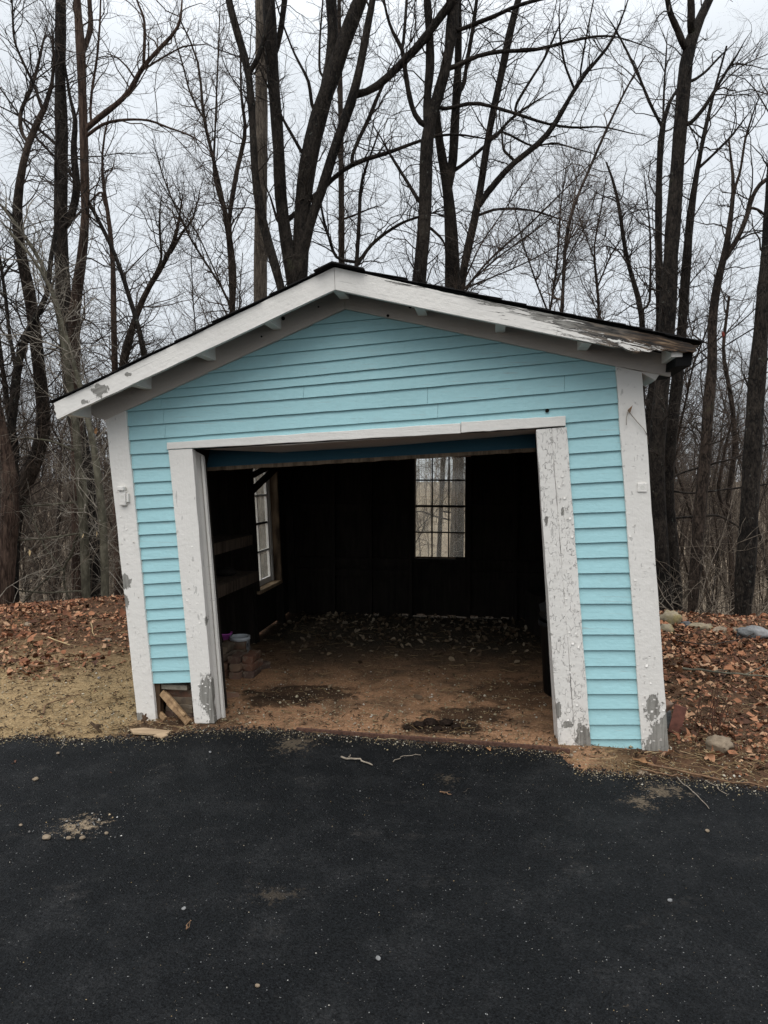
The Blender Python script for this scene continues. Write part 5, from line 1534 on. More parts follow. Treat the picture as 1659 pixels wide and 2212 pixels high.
def sprout(Pn, rad, g, per_m, lmin, lmax, ang, upw, npts, rmax, rscale=.45, tmin=.2, wob=.06, zmin=-9, taper=.25, shrink=.6):
    """grow one generation of side shoots from polylines Pn[M,N,3]"""
    M_, N_, _ = Pn.shape
    if M_ == 0: return np.zeros((0, npts, 3)), np.zeros((0, npts))
    L = np.linalg.norm(np.diff(Pn, axis=1), axis=2).sum(1)
    cnt = g.poisson(np.maximum(per_m * L, 0.0))
    par = np.repeat(np.arange(M_), cnt)
    if len(par) == 0: return np.zeros((0, npts, 3)), np.zeros((0, npts))
    t = tmin + (1 - tmin) * g.uniform(0, 1, len(par)) ** .8
    f_ = t * (N_ - 1); i = np.minimum(f_.astype(int), N_ - 2); w = (f_ - i)[:, None]
    p0 = Pn[par, i] * (1 - w) + Pn[par, i + 1] * w
    r0 = rad[par, i] * (1 - w[:, 0]) + rad[par, i + 1] * w[:, 0]
    tan = Pn[par, i + 1] - Pn[par, i]; tan /= np.linalg.norm(tan, axis=1, keepdims=True) + 1e-9
    k_ = p0[:, 2] > zmin
    par, t, p0, r0, tan = par[k_], t[k_], p0[k_], r0[k_], tan[k_]
    n = len(par)
    rv = g.normal(size=(n, 3)); perp = rv - (rv * tan).sum(1, keepdims=True) * tan
    perp /= np.linalg.norm(perp, axis=1, keepdims=True) + 1e-9
    a = np.abs(g.normal(ang, .22, n))[:, None]
    d = tan * np.cos(a) + perp * np.sin(a); d[:, 2] += upw; d /= np.linalg.norm(d, axis=1, keepdims=True)
    ln = g.uniform(lmin, lmax, n) * (1 - shrink * t)
    ln = np.minimum(ln, L[par] * .75 + .1)
    step = ln / (npts - 1)
    out = np.empty((n, npts, 3)); out[:, 0] = p0
    for j in range(1, npts):
        d = d + g.normal(0, wob * 3.2, (n, 3)); d[:, 2] += upw * .25
        d /= np.linalg.norm(d, axis=1, keepdims=True)
        out[:, j] = out[:, j - 1] + d * step[:, None]
    rb = np.minimum(r0 * rscale, rmax * g.uniform(.6, 1.1, n))
    rr = rb[:, None] * np.linspace(1, taper, npts)[None]
    return out, rr

def crown(P0, r0, g, dens=1.0, zmin=1.5, l1=(.7, 2.4), up=.16, fine=1.0):
    """three generations of shoots from the limbs"""
    b1, r1 = sprout(P0, r0, g, 6.2 * dens, l1[0], l1[1], .9, up, 8, .0135, .5, .12, .095, zmin, .22, .35)
    b2, r2 = sprout(b1, r1, g, 7.2 * fine, .3, 1.0, .8, .06, 5, .0082, .55, .15, .11, zmin, .4)
    b2b, r2b = sprout(P0, r0, g, 3.4 * dens, .3, 1.1, .9, .1, 5, .008, .5, .1, .085, zmin, .4, .2)
    b2 = np.concatenate([b2, b2b]); r2 = np.concatenate([r2, r2b])
    b3, r3 = sprout(b2, r2, g, 6.4 * fine, .14, .55, .75, .03, 4, .0041, .6, .1, .12, zmin, .5)
    return [(b1, r1, 5), (b2, r2, 3), (b3, r3, 3)]

HERO = []
def traced(label, D, bark_m, twig_m, mains, seed, dens=1.0, base=True, l1=(.6, 2.0), zmin=1.6, fine=1.0, name="bare_tree", depth=.5, group=None, cat="tree"):
    """a tree whose trunk and limbs follow measured outlines at distance D; mains: list of [(px,py,width_px)...]"""
    g = np.random.default_rng(seed)
    limbs, pix = [], []
    for k_, ln in enumerate(mains):
        ln = [tuple(q) for q in ln]
        if k_:                                     # root the limb in the nearest limb traced before it
            x, y, w = ln[0]
            best = None
            for pi, pl in enumerate(pix):
                for (xa, ya, wa), (xb, yb, wb) in zip(pl[:-1], pl[1:]):
                    dx, dy = xb - xa, yb - ya
                    t = min(1, max(0, ((x - xa) * dx + (y - ya) * dy) / (dx * dx + dy * dy + 1e-9)))
                    d_ = math.hypot(xa + t * dx - x, ya + t * dy - y)
                    if best is None or d_ < best[0]: best = (d_, xa + t * dx, ya + t * dy)
            if best and 1.5 < best[0] < 75 and y > -20: ln = [(best[1], best[2] + 3, w * 1.1)] + ln
        (xa, ya, wa), (xb, yb, wb) = ln[-2], ln[-1]    # thin tip instead of a blunt end
        if wb > 2.2 and k_:
            L_ = math.hypot(xb - xa, yb - ya) + 1e-6; ux, uy = (xb - xa) / L_, (yb - ya) / L_
            tl_ = 9 * wb + 25
            for q, ww in ((.4, .6), (.75, .32), (1, .12)):
                ln.append((xb + ux * tl_ * q + g.normal(0, 3), yb + uy * tl_ * q + g.normal(0, 3), wb * ww))
        pix.append(ln)
        pts, rr = [], []
        n_ = len(ln)
        ph_ = g.uniform(-1, 1) * depth if k_ else 0.0
        for j, (x, y, w) in enumerate(ln):
            dd = D + ph_ * (j / max(1, n_ - 1))
            p = dp(x, y, dd); pts.append(p); rr.append(max(w * .92, .9) / 2 / FPX * dd)
        if k_ == 0 and base:
            b = pts[0].copy(); gz = ground_z(b[0], b[1])
            if b[2] > gz:
                steps = max(1, int((b[2] - gz) / 1.2))
                pre = [np.array([b[0] + .03 * g.normal(), b[1], gz - .15 + (b[2] - gz + .15) * q / steps]) for q in range(steps)]
                rr = [rr[0] * (1.35 if q == 0 else 1.1) for q in range(steps)] + rr; pts = pre + pts
        p, r = resample(np.array(pts), np.array(rr), 30 if k_ == 0 else 20)
        r = r * (1 + .05 * g.normal(size=len(r)))
        limbs.append((p, r))
    org = limbs[0][0][0].copy(); org[2] += .15
    HERO.append((label, mains[0][min(2, len(mains[0]) - 1)][0], D))
    root = empty(name, tuple(org)); tag(root, label, cat, group)
    for k_, (p, r) in enumerate(limbs):
        v_, f_ = tubes([(p[None], r[None], 12 if r.max() > .04 else 7)])
        link("limb" if k_ else "trunk", np_mesh("limb" if k_ else "trunk", v_ - org, f_, bark_m), root)
    P0 = np.stack([resample(p, r, 18)[0] for p, r in limbs]); r0 = np.stack([resample(p, r, 18)[1] for p, r in limbs])
    v_, f_ = tubes(crown(P0, r0, g, dens, zmin, l1, fine=fine))
    link("branches", np_mesh("branches", v_ - org, f_, twig_m), root)["kind"] = 'stuff'
    return root

def a_(l): return [(x * .5, y * .5, w * .5) for x, y, w in l]                 # upper left crop
def b_(l): return [(829.5 + x * .5, y * .5, w * .5) for x, y, w in l]        # upper right crop
BD, BB, BRD, BG, BRG = M['bark_dark'], M['bark_brown'], M['bark_red'], M['bark_grey'], M['bark_ridged']
TD, TB_, TP = M['twig_dark'], M['twig_brown'], M['twig_pale']

traced("thick straight dark trunk, tallest at the left of the shed", 11.5, BD, TD, [
    [(206, 1310, 40), (200, 1200, 38), (190, 1080, 38), (176, 960, 36), (155, 870, 35), (143, 700, 35), (134, 600, 32)] + a_([(262, 1000, 60), (262, 800, 58), (270, 600, 52), (258, 400, 52), (262, 200, 50), (262, 0, 45), (266, -300, 40)]),
    a_([(290, 980, 40), (320, 900, 36), (335, 800, 34), (320, 700, 30), (318, 600, 26), (330, 520, 20), (300, 420, 14), (285, 300, 10)]), a_([(262, 640, 16), (170, 560, 12), (80, 500, 8), (0, 460, 6)])], 1, dens=.7)
traced("reddish narrow trunk beside the thick dark one at the left", 11.0, BRD, TB_, [
    [(168, 1300, 26), (166, 1100, 25), (166, 900, 25), (160, 760, 25), (160, 660, 25)] + a_([(350, 1150, 46), (372, 950, 36), (365, 750, 38), (362, 560, 36), (355, 400, 38), (350, 200, 38), (330, 0, 36), (325, -250, 30)]),
    a_([(366, 560, 26), (450, 490, 24), (520, 440, 22), (580, 370, 22), (600, 310, 20), (660, 240, 18), (720, 180, 16), (780, 110, 13), (785, 20, 8)]),
    a_([(370, 590, 16), (450, 530, 14), (550, 515, 12), (650, 518, 10), (720, 550, 9), (800, 575, 8), (870, 610, 6), (930, 680, 4)]),
    a_([(620, 280, 14), (625, 180, 14), (625, 80, 12), (590, 0, 9), (570, -90, 6)]), a_([(355, 230, 24), (380, 170, 24), (395, 110, 22), (385, 0, 20), (395, -150, 14)]),
    a_([(388, 520, 12), (395, 400, 12), (420, 250, 10), (432, 100, 9), (436, -60, 7)]), a_([(590, 350, 10), (550, 290, 8), (510, 250, 7), (460, 230, 4)]), a_([(620, 300, 10), (700, 250, 8), (790, 200, 7), (900, 190, 4)])], 2, dens=.6)
traced("crooked brown trunk rising from the clump at the left edge", 9.8, BB, TD, [
    [(18, 1330, 44), (22, 1200, 40), (38, 1080, 32), (70, 1010, 32), (98, 935, 32), (93, 870, 30), (80, 760, 28), (65, 630, 26)] + a_([(110, 1200, 50), (90, 1100, 46), (70, 950, 42), (75, 830, 38), (105, 690, 30), (120, 600, 28), (175, 510, 25), (205, 450, 22), (225, 380, 18), (240, 300, 12), (230, 180, 8)]),
    a_([(100, 600, 18), (85, 530, 18), (90, 470, 18), (130, 400, 16), (160, 300, 14), (178, 220, 12)]), a_([(185, 480, 16), (150, 370, 14), (100, 270, 12), (60, 180, 10), (55, 80, 9), (50, -50, 6)])], 3, dens=.9, zmin=.6)
traced("reddish splintered trunk at the photo's left edge", 9.2, BRD, TB_, [
    [(4, 1340, 46), (12, 1230, 44), (22, 1120, 40), (22, 1030, 34), (10, 950, 24), (-10, 860, 18), (-25, 740, 12)]], 4, dens=.6, zmin=.4)
traced("twisting dark tree leaning in from the left edge", 9.4, BD, TD, [
    [(28, 1330, 30), (24, 1180, 28), (32, 1040, 26), (20, 955, 20), (30, 880, 20), (37, 780, 19), (55, 740, 17), (65, 695, 15), (105, 650, 12), (108, 560, 10), (128, 470, 9), (118, 360, 8), (128, 250, 6)],
    [(40, 1000, 18), (20, 900, 14), (6, 800, 10), (-8, 690, 8)], [(35, 800, 10), (20, 720, 8), (12, 640, 8), (0, 560, 6)]], 5, dens=1.0, zmin=.6)
traced("slim grey green stem with crossing limbs left of the shed", 9.6, BG, TP, [
    [(186, 1312, 20), (184, 1200, 20), (178, 1100, 19), (170, 1000, 18), (163, 905, 17), (150, 830, 15), (138, 740, 13), (120, 650, 11)] + a_([(200, 1180, 20), (150, 1080, 18), (75, 980, 16), (20, 900, 12), (-20, 860, 8)]),
    [(178, 1020, 12), (186, 1070, 10), (184, 1110, 8)], [(160, 974, 6), (133, 960, 5), (100, 950, 4.5), (50, 947, 4), (0, 947, 3)], [(186, 1083, 6), (143, 1087, 5), (83, 1092, 4), (0, 1096, 3)],
    [(184, 1148, 6.5), (163, 1160, 6), (156, 1197, 6), (138, 1223, 5.5), (138, 1266, 5), (153, 1303, 3.5)], [(184, 1150, 5), (166, 1153, 5), (100, 1163, 4), (0, 1170, 3)], [(180, 1276, 5), (100, 1281, 4), (0, 1272, 3)], [(140, 1226, 5), (110, 1243, 4.5), (83, 1266, 4), (33, 1320, 3)], [(138, 1235, 4), (95, 1180, 3.5), (70, 1120, 3)]], 6, dens=.6, zmin=.3)
traced("second slim grey green stem nearest the left corner board", 9.3, BG, TP, [
    [(228, 1315, 19), (226, 1220, 19), (222, 1120, 18), (213, 1040, 17), (202, 960, 15), (188, 900, 13), (172, 830, 12), (150, 750, 10), (132, 690, 9), (118, 640, 8), (75, 560, 7), (20, 500, 6)]], 7, dens=.7, zmin=.3)
traced("long thin dark stem leaning left above the roof's left slope", 11.0, BD, TD, [
    [(318, 800, 15), (312, 770, 14)] + a_([(600, 1400, 24), (570, 1327, 22), (540, 1220, 20), (500, 1100, 20), (450, 1000, 18), (400, 900, 17), (330, 780, 15), (300, 720, 14), (245, 690, 12), (170, 620, 10), (100, 520, 9), (0, 380, 7)])], 8, dens=.7)
traced("olive brown tree curving right behind the left roof slope", 13.0, BB, TB_, [
    [(262, 800, 20), (270, 760, 19)] + a_([(600, 1327, 26), (640, 1240, 25), (690, 1170, 24), (740, 1080, 20), (770, 1000, 16), (775, 920, 10), (790, 840, 7)]),
    a_([(740, 1090, 14), (790, 1000, 12), (830, 955, 10), (860, 850, 6)]), a_([(640, 1250, 14), (700, 1120, 12), (690, 1000, 11), (690, 930, 8)])], 9, dens=1.1)
traced("thin reddish snag behind the left roof slope", 13.5, BRD, TB_, [
    [(248, 790, 15)] + a_([(490, 1327, 26), (490, 1150, 24), (470, 930, 18), (440, 780, 14), (440, 620, 10), (470, 500, 6)]), a_([(455, 900, 12), (440, 820, 11), (380, 880, 8), (300, 960, 6)])], 10, dens=.9)
traced("cluster of upright brown stems above the left roof slope", 14.0, BB, TB_, [
    a_([(1005, 1400, 30), (1000, 1100, 30), (985, 1000, 25), (960, 850, 20), (925, 700, 17), (890, 560, 15), (870, 470, 13), (870, 300, 11), (855, 240, 9), (780, 90, 6)]),
    a_([(1010, 1330, 22), (1015, 1150, 20), (985, 980, 18), (1000, 870, 22), (1030, 700, 20), (1070, 560, 18), (1040, 440, 12), (1040, 260, 8)]), a_([(960, 900, 14), (920, 750, 12), (930, 560, 9), (940, 300, 8), (950, 60, 5)]),
    a_([(870, 500, 10), (820, 400, 9), (790, 280, 8), (750, 150, 5)])], 11, dens=1.1)
traced("straight pale tan ridged trunk standing behind the roof", 13.0, BRG, TB_, [
    a_([(1125, 1420, 64), (1125, 1300, 62), (1125, 1000, 58), (1130, 700, 56), (1130, 500, 60), (1128, 250, 52), (1125, 0, 48), (1125, -300, 40)])], 12, dens=.25)
traced("dark forked stem just left of the twin trunk", 11.6, BD, TD, [
    a_([(1235, 1330, 38), (1215, 1240, 38), (1180, 1120, 40), (1150, 1020, 40), (1120, 900, 36), (1100, 780, 34), (1095, 600, 30), (1085, 450, 34), (1080, 310, 34), (1040, 190, 33), (1005, 80, 33), (985, 0, 32), (960, -160, 26)]),
    a_([(1090, 300, 24), (1110, 260, 22), (1140, 180, 20), (1160, 80, 19), (1180, 0, 18), (1190, -140, 14)])], 13, dens=.5)
traced("great dark twin trunk rising behind the ridge", 12.0, BD, TD, [
    a_([(1300, 1360, 76), (1295, 1200, 70), (1300, 1000, 72), (1310, 850, 75), (1330, 700, 80), (1360, 560, 80), (1400, 420, 76), (1440, 320, 75), (1480, 200, 70), (1520, 80, 66), (1560, 0, 64), (1620, -180, 55)]),
    a_([(1285, 1340, 66), (1262, 1200, 64), (1235, 1030, 58), (1210, 850, 55), (1205, 650, 50), (1190, 450, 55), (1175, 300, 55), (1170, 150, 58), (1160, 0, 58), (1155, -200, 46)]),
    a_([(1400, 430, 56), (1425, 300, 52), (1440, 150, 50), (1430, 0, 48), (1425, -180, 40)]), a_([(1190, 240, 26), (1215, 120, 26), (1230, 0, 26), (1240, -120, 20)]),
    a_([(1305, 1120, 50), (1340, 950, 45), (1400, 800, 45), (1440, 650, 45), (1490, 520, 44), (1530, 410, 42), (1560, 270, 38), (1590, 100, 32), (1612, 0, 30), (1630, -140, 24)]),
    a_([(1530, 410, 34), (1600, 400, 34), (1659, 350, 34)]) + b_([(80, 270, 36), (160, 190, 36), (230, 90, 38), (300, 0, 38), (380, -120, 34)]),
    a_([(1245, 955, 26), (1300, 900, 24), (1380, 830, 24), (1470, 740, 22), (1560, 690, 20), (1659, 668, 18)]) + b_([(160, 605, 14), (270, 575, 11), (400, 590, 8)]),
    a_([(1515, 690, 18), (1550, 600, 18), (1590, 520, 18), (1630, 420, 16)]), a_([(1310, 670, 16), (1260, 580, 14), (1225, 520, 12), (1180, 420, 10), (1150, 360, 7)]), a_([(1350, 480, 16), (1335, 350, 15), (1270, 230, 10), (1220, 100, 8), (1190, 0, 6)]),
    a_([(1380, 330, 12), (1380, 200, 10), (1390, 60, 8), (1400, -60, 6)]), a_([(1200, 960, 14), (1165, 840, 8)])], 14, dens=.5, l1=(.5, 1.8))
traced("thin upright brown trunk right of the twin trunk", 15.0, BB, TB_, [
    a_([(1478, 1250, 28), (1475, 1140, 28), (1475, 800, 27), (1470, 400, 24), (1465, 150, 20), (1465, -120, 14)]), a_([(1475, 950, 10), (1530, 930, 9), (1600, 900, 6)])], 15, dens=.8)
traced("thin dark sapling just right of the roof ridge", 12.5, BD, TD, [
    a_([(1535, 1220, 22), (1540, 1140, 20), (1550, 1000, 18), (1555, 850, 16), (1560, 760, 14), (1600, 680, 10), (1640, 560, 6)]), a_([(1545, 1140, 18), (1600, 1060, 16), (1659, 1010, 15)]) + b_([(80, 960, 14), (155, 935, 12)]), a_([(1450, 1120, 14), (1400, 960, 12), (1380, 850, 10), (1430, 740, 6)])], 16, dens=.8)
traced("dark trunk with a swollen fork right of the ridge", 12.0, BD, TD, [
    [(862, 1290, 30), (866, 1180, 30), (872, 1080, 29), (880, 960, 29), (892, 800, 29)] + b_([(140, 1350, 58), (150, 1220, 62), (165, 1080, 60), (180, 900, 58), (180, 750, 55), (182, 620, 62), (190, 540, 56), (205, 480, 48), (250, 380, 50), (278, 250, 48), (298, 100, 54), (305, 0, 52), (310, -200, 44)]),
    b_([(188, 560, 38), (185, 420, 38), (200, 300, 40), (198, 150, 38), (190, 60, 36), (180, -120, 30)]), b_([(155, 540, 26), (118, 460, 24), (92, 320, 22), (82, 210, 20), (40, 150, 16), (10, 60, 12), (-10, -60, 9)]),
    b_([(82, 200, 16), (92, 90, 14), (98, 0, 12), (100, -90, 8)]), b_([(270, 480, 18), (330, 450, 17), (400, 440, 16), (480, 465, 15), (570, 490, 14), (650, 520, 13), (740, 545, 12), (860, 555, 10), (930, 540, 8), (1060, 575, 5)]),
    b_([(300, 300, 20), (380, 245, 19), (500, 220, 18), (640, 220, 15), (760, 190, 13), (880, 160, 11), (990, 150, 8), (1100, 190, 5)]), b_([(315, 135, 20), (400, 100, 19), (480, 70, 18), (560, 30, 16), (640, 5, 15), (760, -20, 10)]),
    b_([(157, 880, 20), (90, 770, 16), (40, 690, 14), (10, 640, 10)]), b_([(195, 980, 14), (240, 1020, 12), (255, 1040, 10)])], 17, dens=.55)
traced("dark split trunk standing close right of the swollen fork", 12.6, BD, TD, [
    [(1036, 1290, 36), (1034, 1180, 36), (1028, 1060, 36), (1016, 900, 36), (994, 760, 35)] + b_([(298, 1370, 70), (296, 1240, 72), (295, 1100, 68), (285, 900, 52), (270, 780, 45), (245, 650, 40), (228, 540, 36), (222, 440, 30)]),
    b_([(285, 800, 44), (298, 700, 42), (308, 500, 40), (320, 300, 36), (322, 130, 32), (320, 0, 30), (322, -160, 24)]), b_([(340, 400, 20), (360, 260, 18), (385, 120, 18), (400, 0, 16), (420, -130, 12)]),
    b_([(255, 760, 22), (310, 735, 18), (380, 680, 16), (470, 600, 14), (560, 500, 12), (630, 455, 10)]), b_([(560, 470, 13), (600, 400, 13), (650, 320, 12), (690, 260, 11), (740, 150, 9)])], 18, dens=.6)
traced("slanting dark tree with a long right limb behind the right roof", 12.3, BD, TD, [
    b_([(325, 1290, 38), (340, 1170, 36), (375, 1020, 36), (408, 880, 36), (430, 720, 32), (455, 560, 33), (490, 400, 34), (520, 260, 34), (550, 100, 34), (580, 0, 30), (620, -140, 24)]),
    b_([(412, 880, 30), (480, 790, 28), (560, 700, 26), (650, 640, 25), (720, 570, 24), (770, 480, 22), (820, 390, 20), (880, 300, 17), (960, 220, 13), (1010, 130, 10), (1055, 0, 6)]),
    b_([(412, 930, 14), (470, 905, 12), (560, 900, 11), (650, 910, 9), (740, 940, 7), (800, 960, 5)]), b_([(820, 380, 12), (780, 280, 10), (760, 160, 9), (755, 50, 6)]), b_([(455, 600, 12), (500, 560, 10), (640, 635, 9), (740, 615, 8), (850, 650, 6)]),
    b_([(560, 690, 14), (515, 650, 12), (510, 590, 9)]), b_([(845, 330, 9), (870, 180, 8), (905, 0, 6)])], 19, dens=.6)
traced("long thin leaning stem above the right roof slope", 11.0, BB, TB_, [
    b_([(760, 1420, 18), (770, 1327, 17), (785, 1000, 15), (830, 850, 14), (890, 730, 13), (940, 600, 12), (1000, 480, 11), (1050, 370, 9), (1130, 240, 5)])], 20, dens=.7)
traced("spray of thin slanting saplings above the right roof slope", 12.0, BB, TB_, [
    b_([(320, 1290, 12), (450, 1120, 10), (620, 980, 8), (800, 800, 6), (960, 640, 4)]), b_([(330, 1260, 9), (480, 1120, 8), (700, 960, 6), (900, 800, 4)]), b_([(330, 1250, 9), (420, 1050, 7), (560, 850, 5), (700, 640, 3)]), b_([(340, 1250, 8), (560, 1160, 6), (760, 1060, 5), (950, 930, 3)])], 51, dens=1.5)
traced("pair of thin upright saplings over the right roof slope", 13.0, BB, TB_, [
    b_([(700, 1420, 13), (735, 1250, 11), (755, 1050, 9), (760, 900, 7), (790, 700, 4)]), b_([(712, 1360, 9), (650, 1200, 8), (600, 1050, 6), (560, 880, 4)]), b_([(735, 1250, 7), (800, 1100, 6), (880, 960, 4), (920, 820, 3)])], 52, dens=1.5)
traced("thin reddish sapling over the right end of the roof", 14.0, BB, TB_, [
    b_([(930, 1420, 14), (925, 1250, 12), (900, 1080, 9), (940, 900, 7), (960, 760, 4)]), b_([(922, 1240, 8), (980, 1100, 7), (1060, 980, 5), (1100, 850, 3)]), b_([(905, 1110, 7), (850, 960, 5), (820, 830, 3)])], 53, dens=1.5)
traced("thin sapling slanting left above the left roof slope", 12.5, BB, TB_, [
    a_([(1010, 1400, 13), (1000, 1310, 12), (920, 1180, 10), (830, 1050, 9), (760, 900, 8), (700, 760, 6), (660, 600, 4)]), a_([(960, 1240, 8), (850, 1000, 6), (740, 860, 5), (650, 720, 3)])], 54, dens=1.5)
traced("tall broken topped trunk with bare patches right of the shed", 10.6, BD, TD, [
    [(1437, 1325, 34), (1430, 1200, 33), (1424, 1095, 33), (1417, 1005, 34), (1425, 880, 36), (1434, 800, 36), (1442, 680, 35)] + b_([(1230, 1240, 70), (1240, 1100, 65), (1250, 950, 65), (1265, 750, 60), (1275, 600, 60), (1290, 450, 60), (1303, 260, 58), (1325, 150, 50), (1370, 70, 42), (1412, 0, 38), (1450, -120, 28)]),
    b_([(1300, 210, 30), (1265, 120, 28), (1235, 60, 26), (1225, 0, 24), (1215, -100, 18)]), b_([(1325, 130, 34), (1328, 40, 34), (1322, -60, 28)]), b_([(1335, 350, 14), (1390, 310, 12), (1450, 245, 9)]), b_([(1320, 540, 20), (1380, 470, 18), (1430, 390, 16), (1490, 290, 14)])], 21, dens=.45)
traced("slimmer dark trunk hugging the broken topped one's right side", 10.9, BD, TD, [
    [(1466, 1325, 24), (1455, 1200, 24), (1442, 1060, 25), (1450, 930, 25), (1462, 830, 25), (1472, 731, 23), (1480, 606, 22)] + b_([(1310, 1100, 40), (1320, 950, 35), (1345, 780, 26), (1370, 640, 19), (1400, 500, 16), (1430, 380, 12), (1480, 200, 8)]),
    b_([(1355, 730, 14), (1420, 670, 12), (1500, 590, 10), (1560, 510, 6)]), [(1442, 1036, 6), (1470, 1022, 5), (1520, 1007, 5), (1587, 990, 4.5), (1662, 958, 4)], [(1444, 1058, 5), (1487, 1067, 4.5), (1587, 1055, 4), (1662, 1046, 3)],
    [(1445, 1120, 6), (1553, 1112, 5.5), (1600, 1140, 4), (1625, 1175, 3)], [(1460, 800, 4), (1520, 757, 3.5), (1600, 697, 3), (1662, 638, 2.5)], [(1460, 820, 4), (1530, 770, 3.2), (1610, 720, 3), (1662, 690, 2.5)]], 22, dens=.6)
traced("thin forked trunk left of the broken topped one", 11.6, BD, TD, [
    [(1400, 900, 18)] + b_([(1195, 1400, 36), (1190, 1250, 35), (1185, 1000, 32), (1188, 750, 28), (1198, 560, 26), (1215, 470, 22), (1240, 400, 14), (1275, 370, 8)]),
    b_([(1197, 540, 14), (1150, 450, 13), (1110, 350, 12), (1040, 200, 10), (1000, 130, 8)]), b_([(1205, 540, 12), (1210, 380, 10), (1220, 220, 7)])], 23, dens=.6)
traced("dark bent stem rising by the right eave tip", 12.5, BD, TD, [
    b_([(1120, 1450, 26), (1110, 1310, 24), (1070, 1200, 22), (1040, 1080, 20), (1022, 930, 16), (1000, 800, 12), (960, 700, 8)]), b_([(1148, 1330, 12), (1152, 1150, 11), (1150, 1000, 8), (1130, 800, 5)])], 24, dens=.8)
traced("slender forked tree with wavy stems at the right", 10.0, BB, TD, [
    [(1494, 1330, 24), (1503, 1220, 25), (1512, 1095, 26), (1520, 1030, 26), (1527, 930, 24), (1530, 870, 24), (1541, 780, 22), (1536, 705, 20), (1552, 590, 18)] + b_([(1460, 1150, 30), (1490, 1020, 26), (1500, 900, 22), (1520, 800, 18), (1500, 720, 12), (1490, 600, 8)]),
    b_([(1470, 1120, 24), (1530, 1030, 22), (1570, 930, 20), (1590, 850, 18), (1625, 790, 18), (1680, 760, 16)]), b_([(1510, 830, 14), (1540, 740, 12), (1560, 600, 10), (1600, 470, 6)]), b_([(1610, 900, 12), (1659, 940, 12), (1720, 990, 10)])], 25, dens=.8)
traced("stout dark trunk at the photo's right edge", 8.9, BD, TD, [
    [(1603, 1352, 44), (1608, 1260, 41), (1616, 1150, 40), (1621, 1062, 39), (1634, 830, 36), (1646, 690, 32), (1656, 560, 28), (1668, 400, 26), (1680, 200, 24), (1690, 0, 20)]], 26, dens=.35)
traced("thin grey stem between the right trunks", 13.0, BB, TB_, [
    [(1585, 1320, 14), (1580, 1200, 13), (1572, 1080, 12), (1590, 960, 11), (1580, 860, 10), (1560, 760, 8), (1575, 640, 6)], [(1578, 1150, 9), (1550, 1060, 8), (1570, 950, 6)]], 27, dens=1.0, zmin=.3)
traced("smooth tan trunk seen through the back window's right panes", 13.5, BRG, TB_, [[(978, 1260, 19), (981, 1150, 18), (984, 1050, 16), (986, 960, 15), (990, 860, 13)]], 28, dens=.3)
traced("dark mossy trunk seen through the back window's middle panes", 14.0, BB, TB_, [[(946, 1260, 13), (950, 1150, 11), (955, 1050, 10), (959, 960, 9), (962, 850, 8)], [(950, 1118, 4), (930, 1112, 4), (912, 1104, 3.5), (895, 1106, 3)], [(951, 1104, 4.5), (985, 1108, 4), (1010, 1104, 3.5)], [(950, 1118, 4), (975, 1124, 4), (1012, 1126, 3)]], 29, dens=.3)

# ---- woods behind: sapling kinds, copied with their own places
def wild_tree(seed, H, r, lean=.09, forks=3, dens=1.0):
    g = np.random.default_rng(seed)
    n = 14
    p = np.zeros((n, 3)); d = np.array([g.normal() * lean, g.normal() * lean, 1.0])
    for j in range(1, n):
        d = d + g.normal(0, .085, 3) * np.array([1, 1, .2]); d[2] = max(d[2], .8); d /= np.linalg.norm(d)
        p[j] = p[j - 1] + d * H / (n - 1)
    limbs = [(p, np.linspace(r, r * .12, n))]
    for k_ in range(forks):
        i = int(g.integers(3, 9)); a = g.uniform(0, 6.28)
        d = np.array([math.cos(a) * .55, math.sin(a) * .55, 1.0]); d /= np.linalg.norm(d)
        L = (H - p[i][2]) * g.uniform(.55, .9); q = np.zeros((n, 3)); q[0] = p[i]
        for j in range(1, n):
            d = d + g.normal(0, .13, 3); d[2] += .03; d /= np.linalg.norm(d); q[j] = q[j - 1] + d * L / (n - 1)
        limbs.append((q, np.linspace(limbs[0][1][i] * .6, .006, n)))
    P0 = np.stack([l[0] for l in limbs]); r0 = np.stack([l[1] for l in limbs])
    tv = tubes([(P0[:1], r0[:1], 8), (P0[1:], r0[1:], 6)])
    bv = tubes(crown(P0, r0, g, dens, H * .14, (.7, 2.6), .14, .72))
    return tv, bv
KIND = []
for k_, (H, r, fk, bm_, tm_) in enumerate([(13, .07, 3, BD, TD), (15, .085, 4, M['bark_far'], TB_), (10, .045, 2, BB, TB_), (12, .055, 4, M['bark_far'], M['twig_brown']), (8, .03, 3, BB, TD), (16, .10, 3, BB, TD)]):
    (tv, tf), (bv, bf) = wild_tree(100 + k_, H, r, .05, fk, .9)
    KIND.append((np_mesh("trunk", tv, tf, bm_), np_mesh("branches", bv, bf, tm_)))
KLAB = ["tall dark bare tree in the woods behind the shed", "tall grey bare tree among the woods farther back", "slim brown bare tree in the woods behind the shed", "grey many forked bare tree in the woods behind the shed",
        "low bushy grey sapling in the woods behind the shed", "heavy brown bare tree in the woods behind the shed"]
KGRP = ["tall dark trees of the woods", "tall grey trees of the woods", "slim brown trees of the woods", "many forked grey trees of the woods", "bushy saplings of the woods", "heavy brown trees of the woods"]
KSHORT = ["tall dark bare tree", "tall grey bare tree", "slim brown bare tree", "grey many forked tree", "bushy grey sapling", "heavy brown bare tree"]
SHORTH = {}
def short(lb):
    w = lb.split()
    for stop in ("beside", "rising", "leaning", "left", "right", "behind", "above", "with", "at", "standing", "just", "by", "hugging", "between", "seen", "nearest,", "tallest", "nearest", "curving", "over", "through", "slanting"):
        if stop in w[2:]: w = w[:w.index(stop, 2)]
    return " ".join(w).rstrip(",")
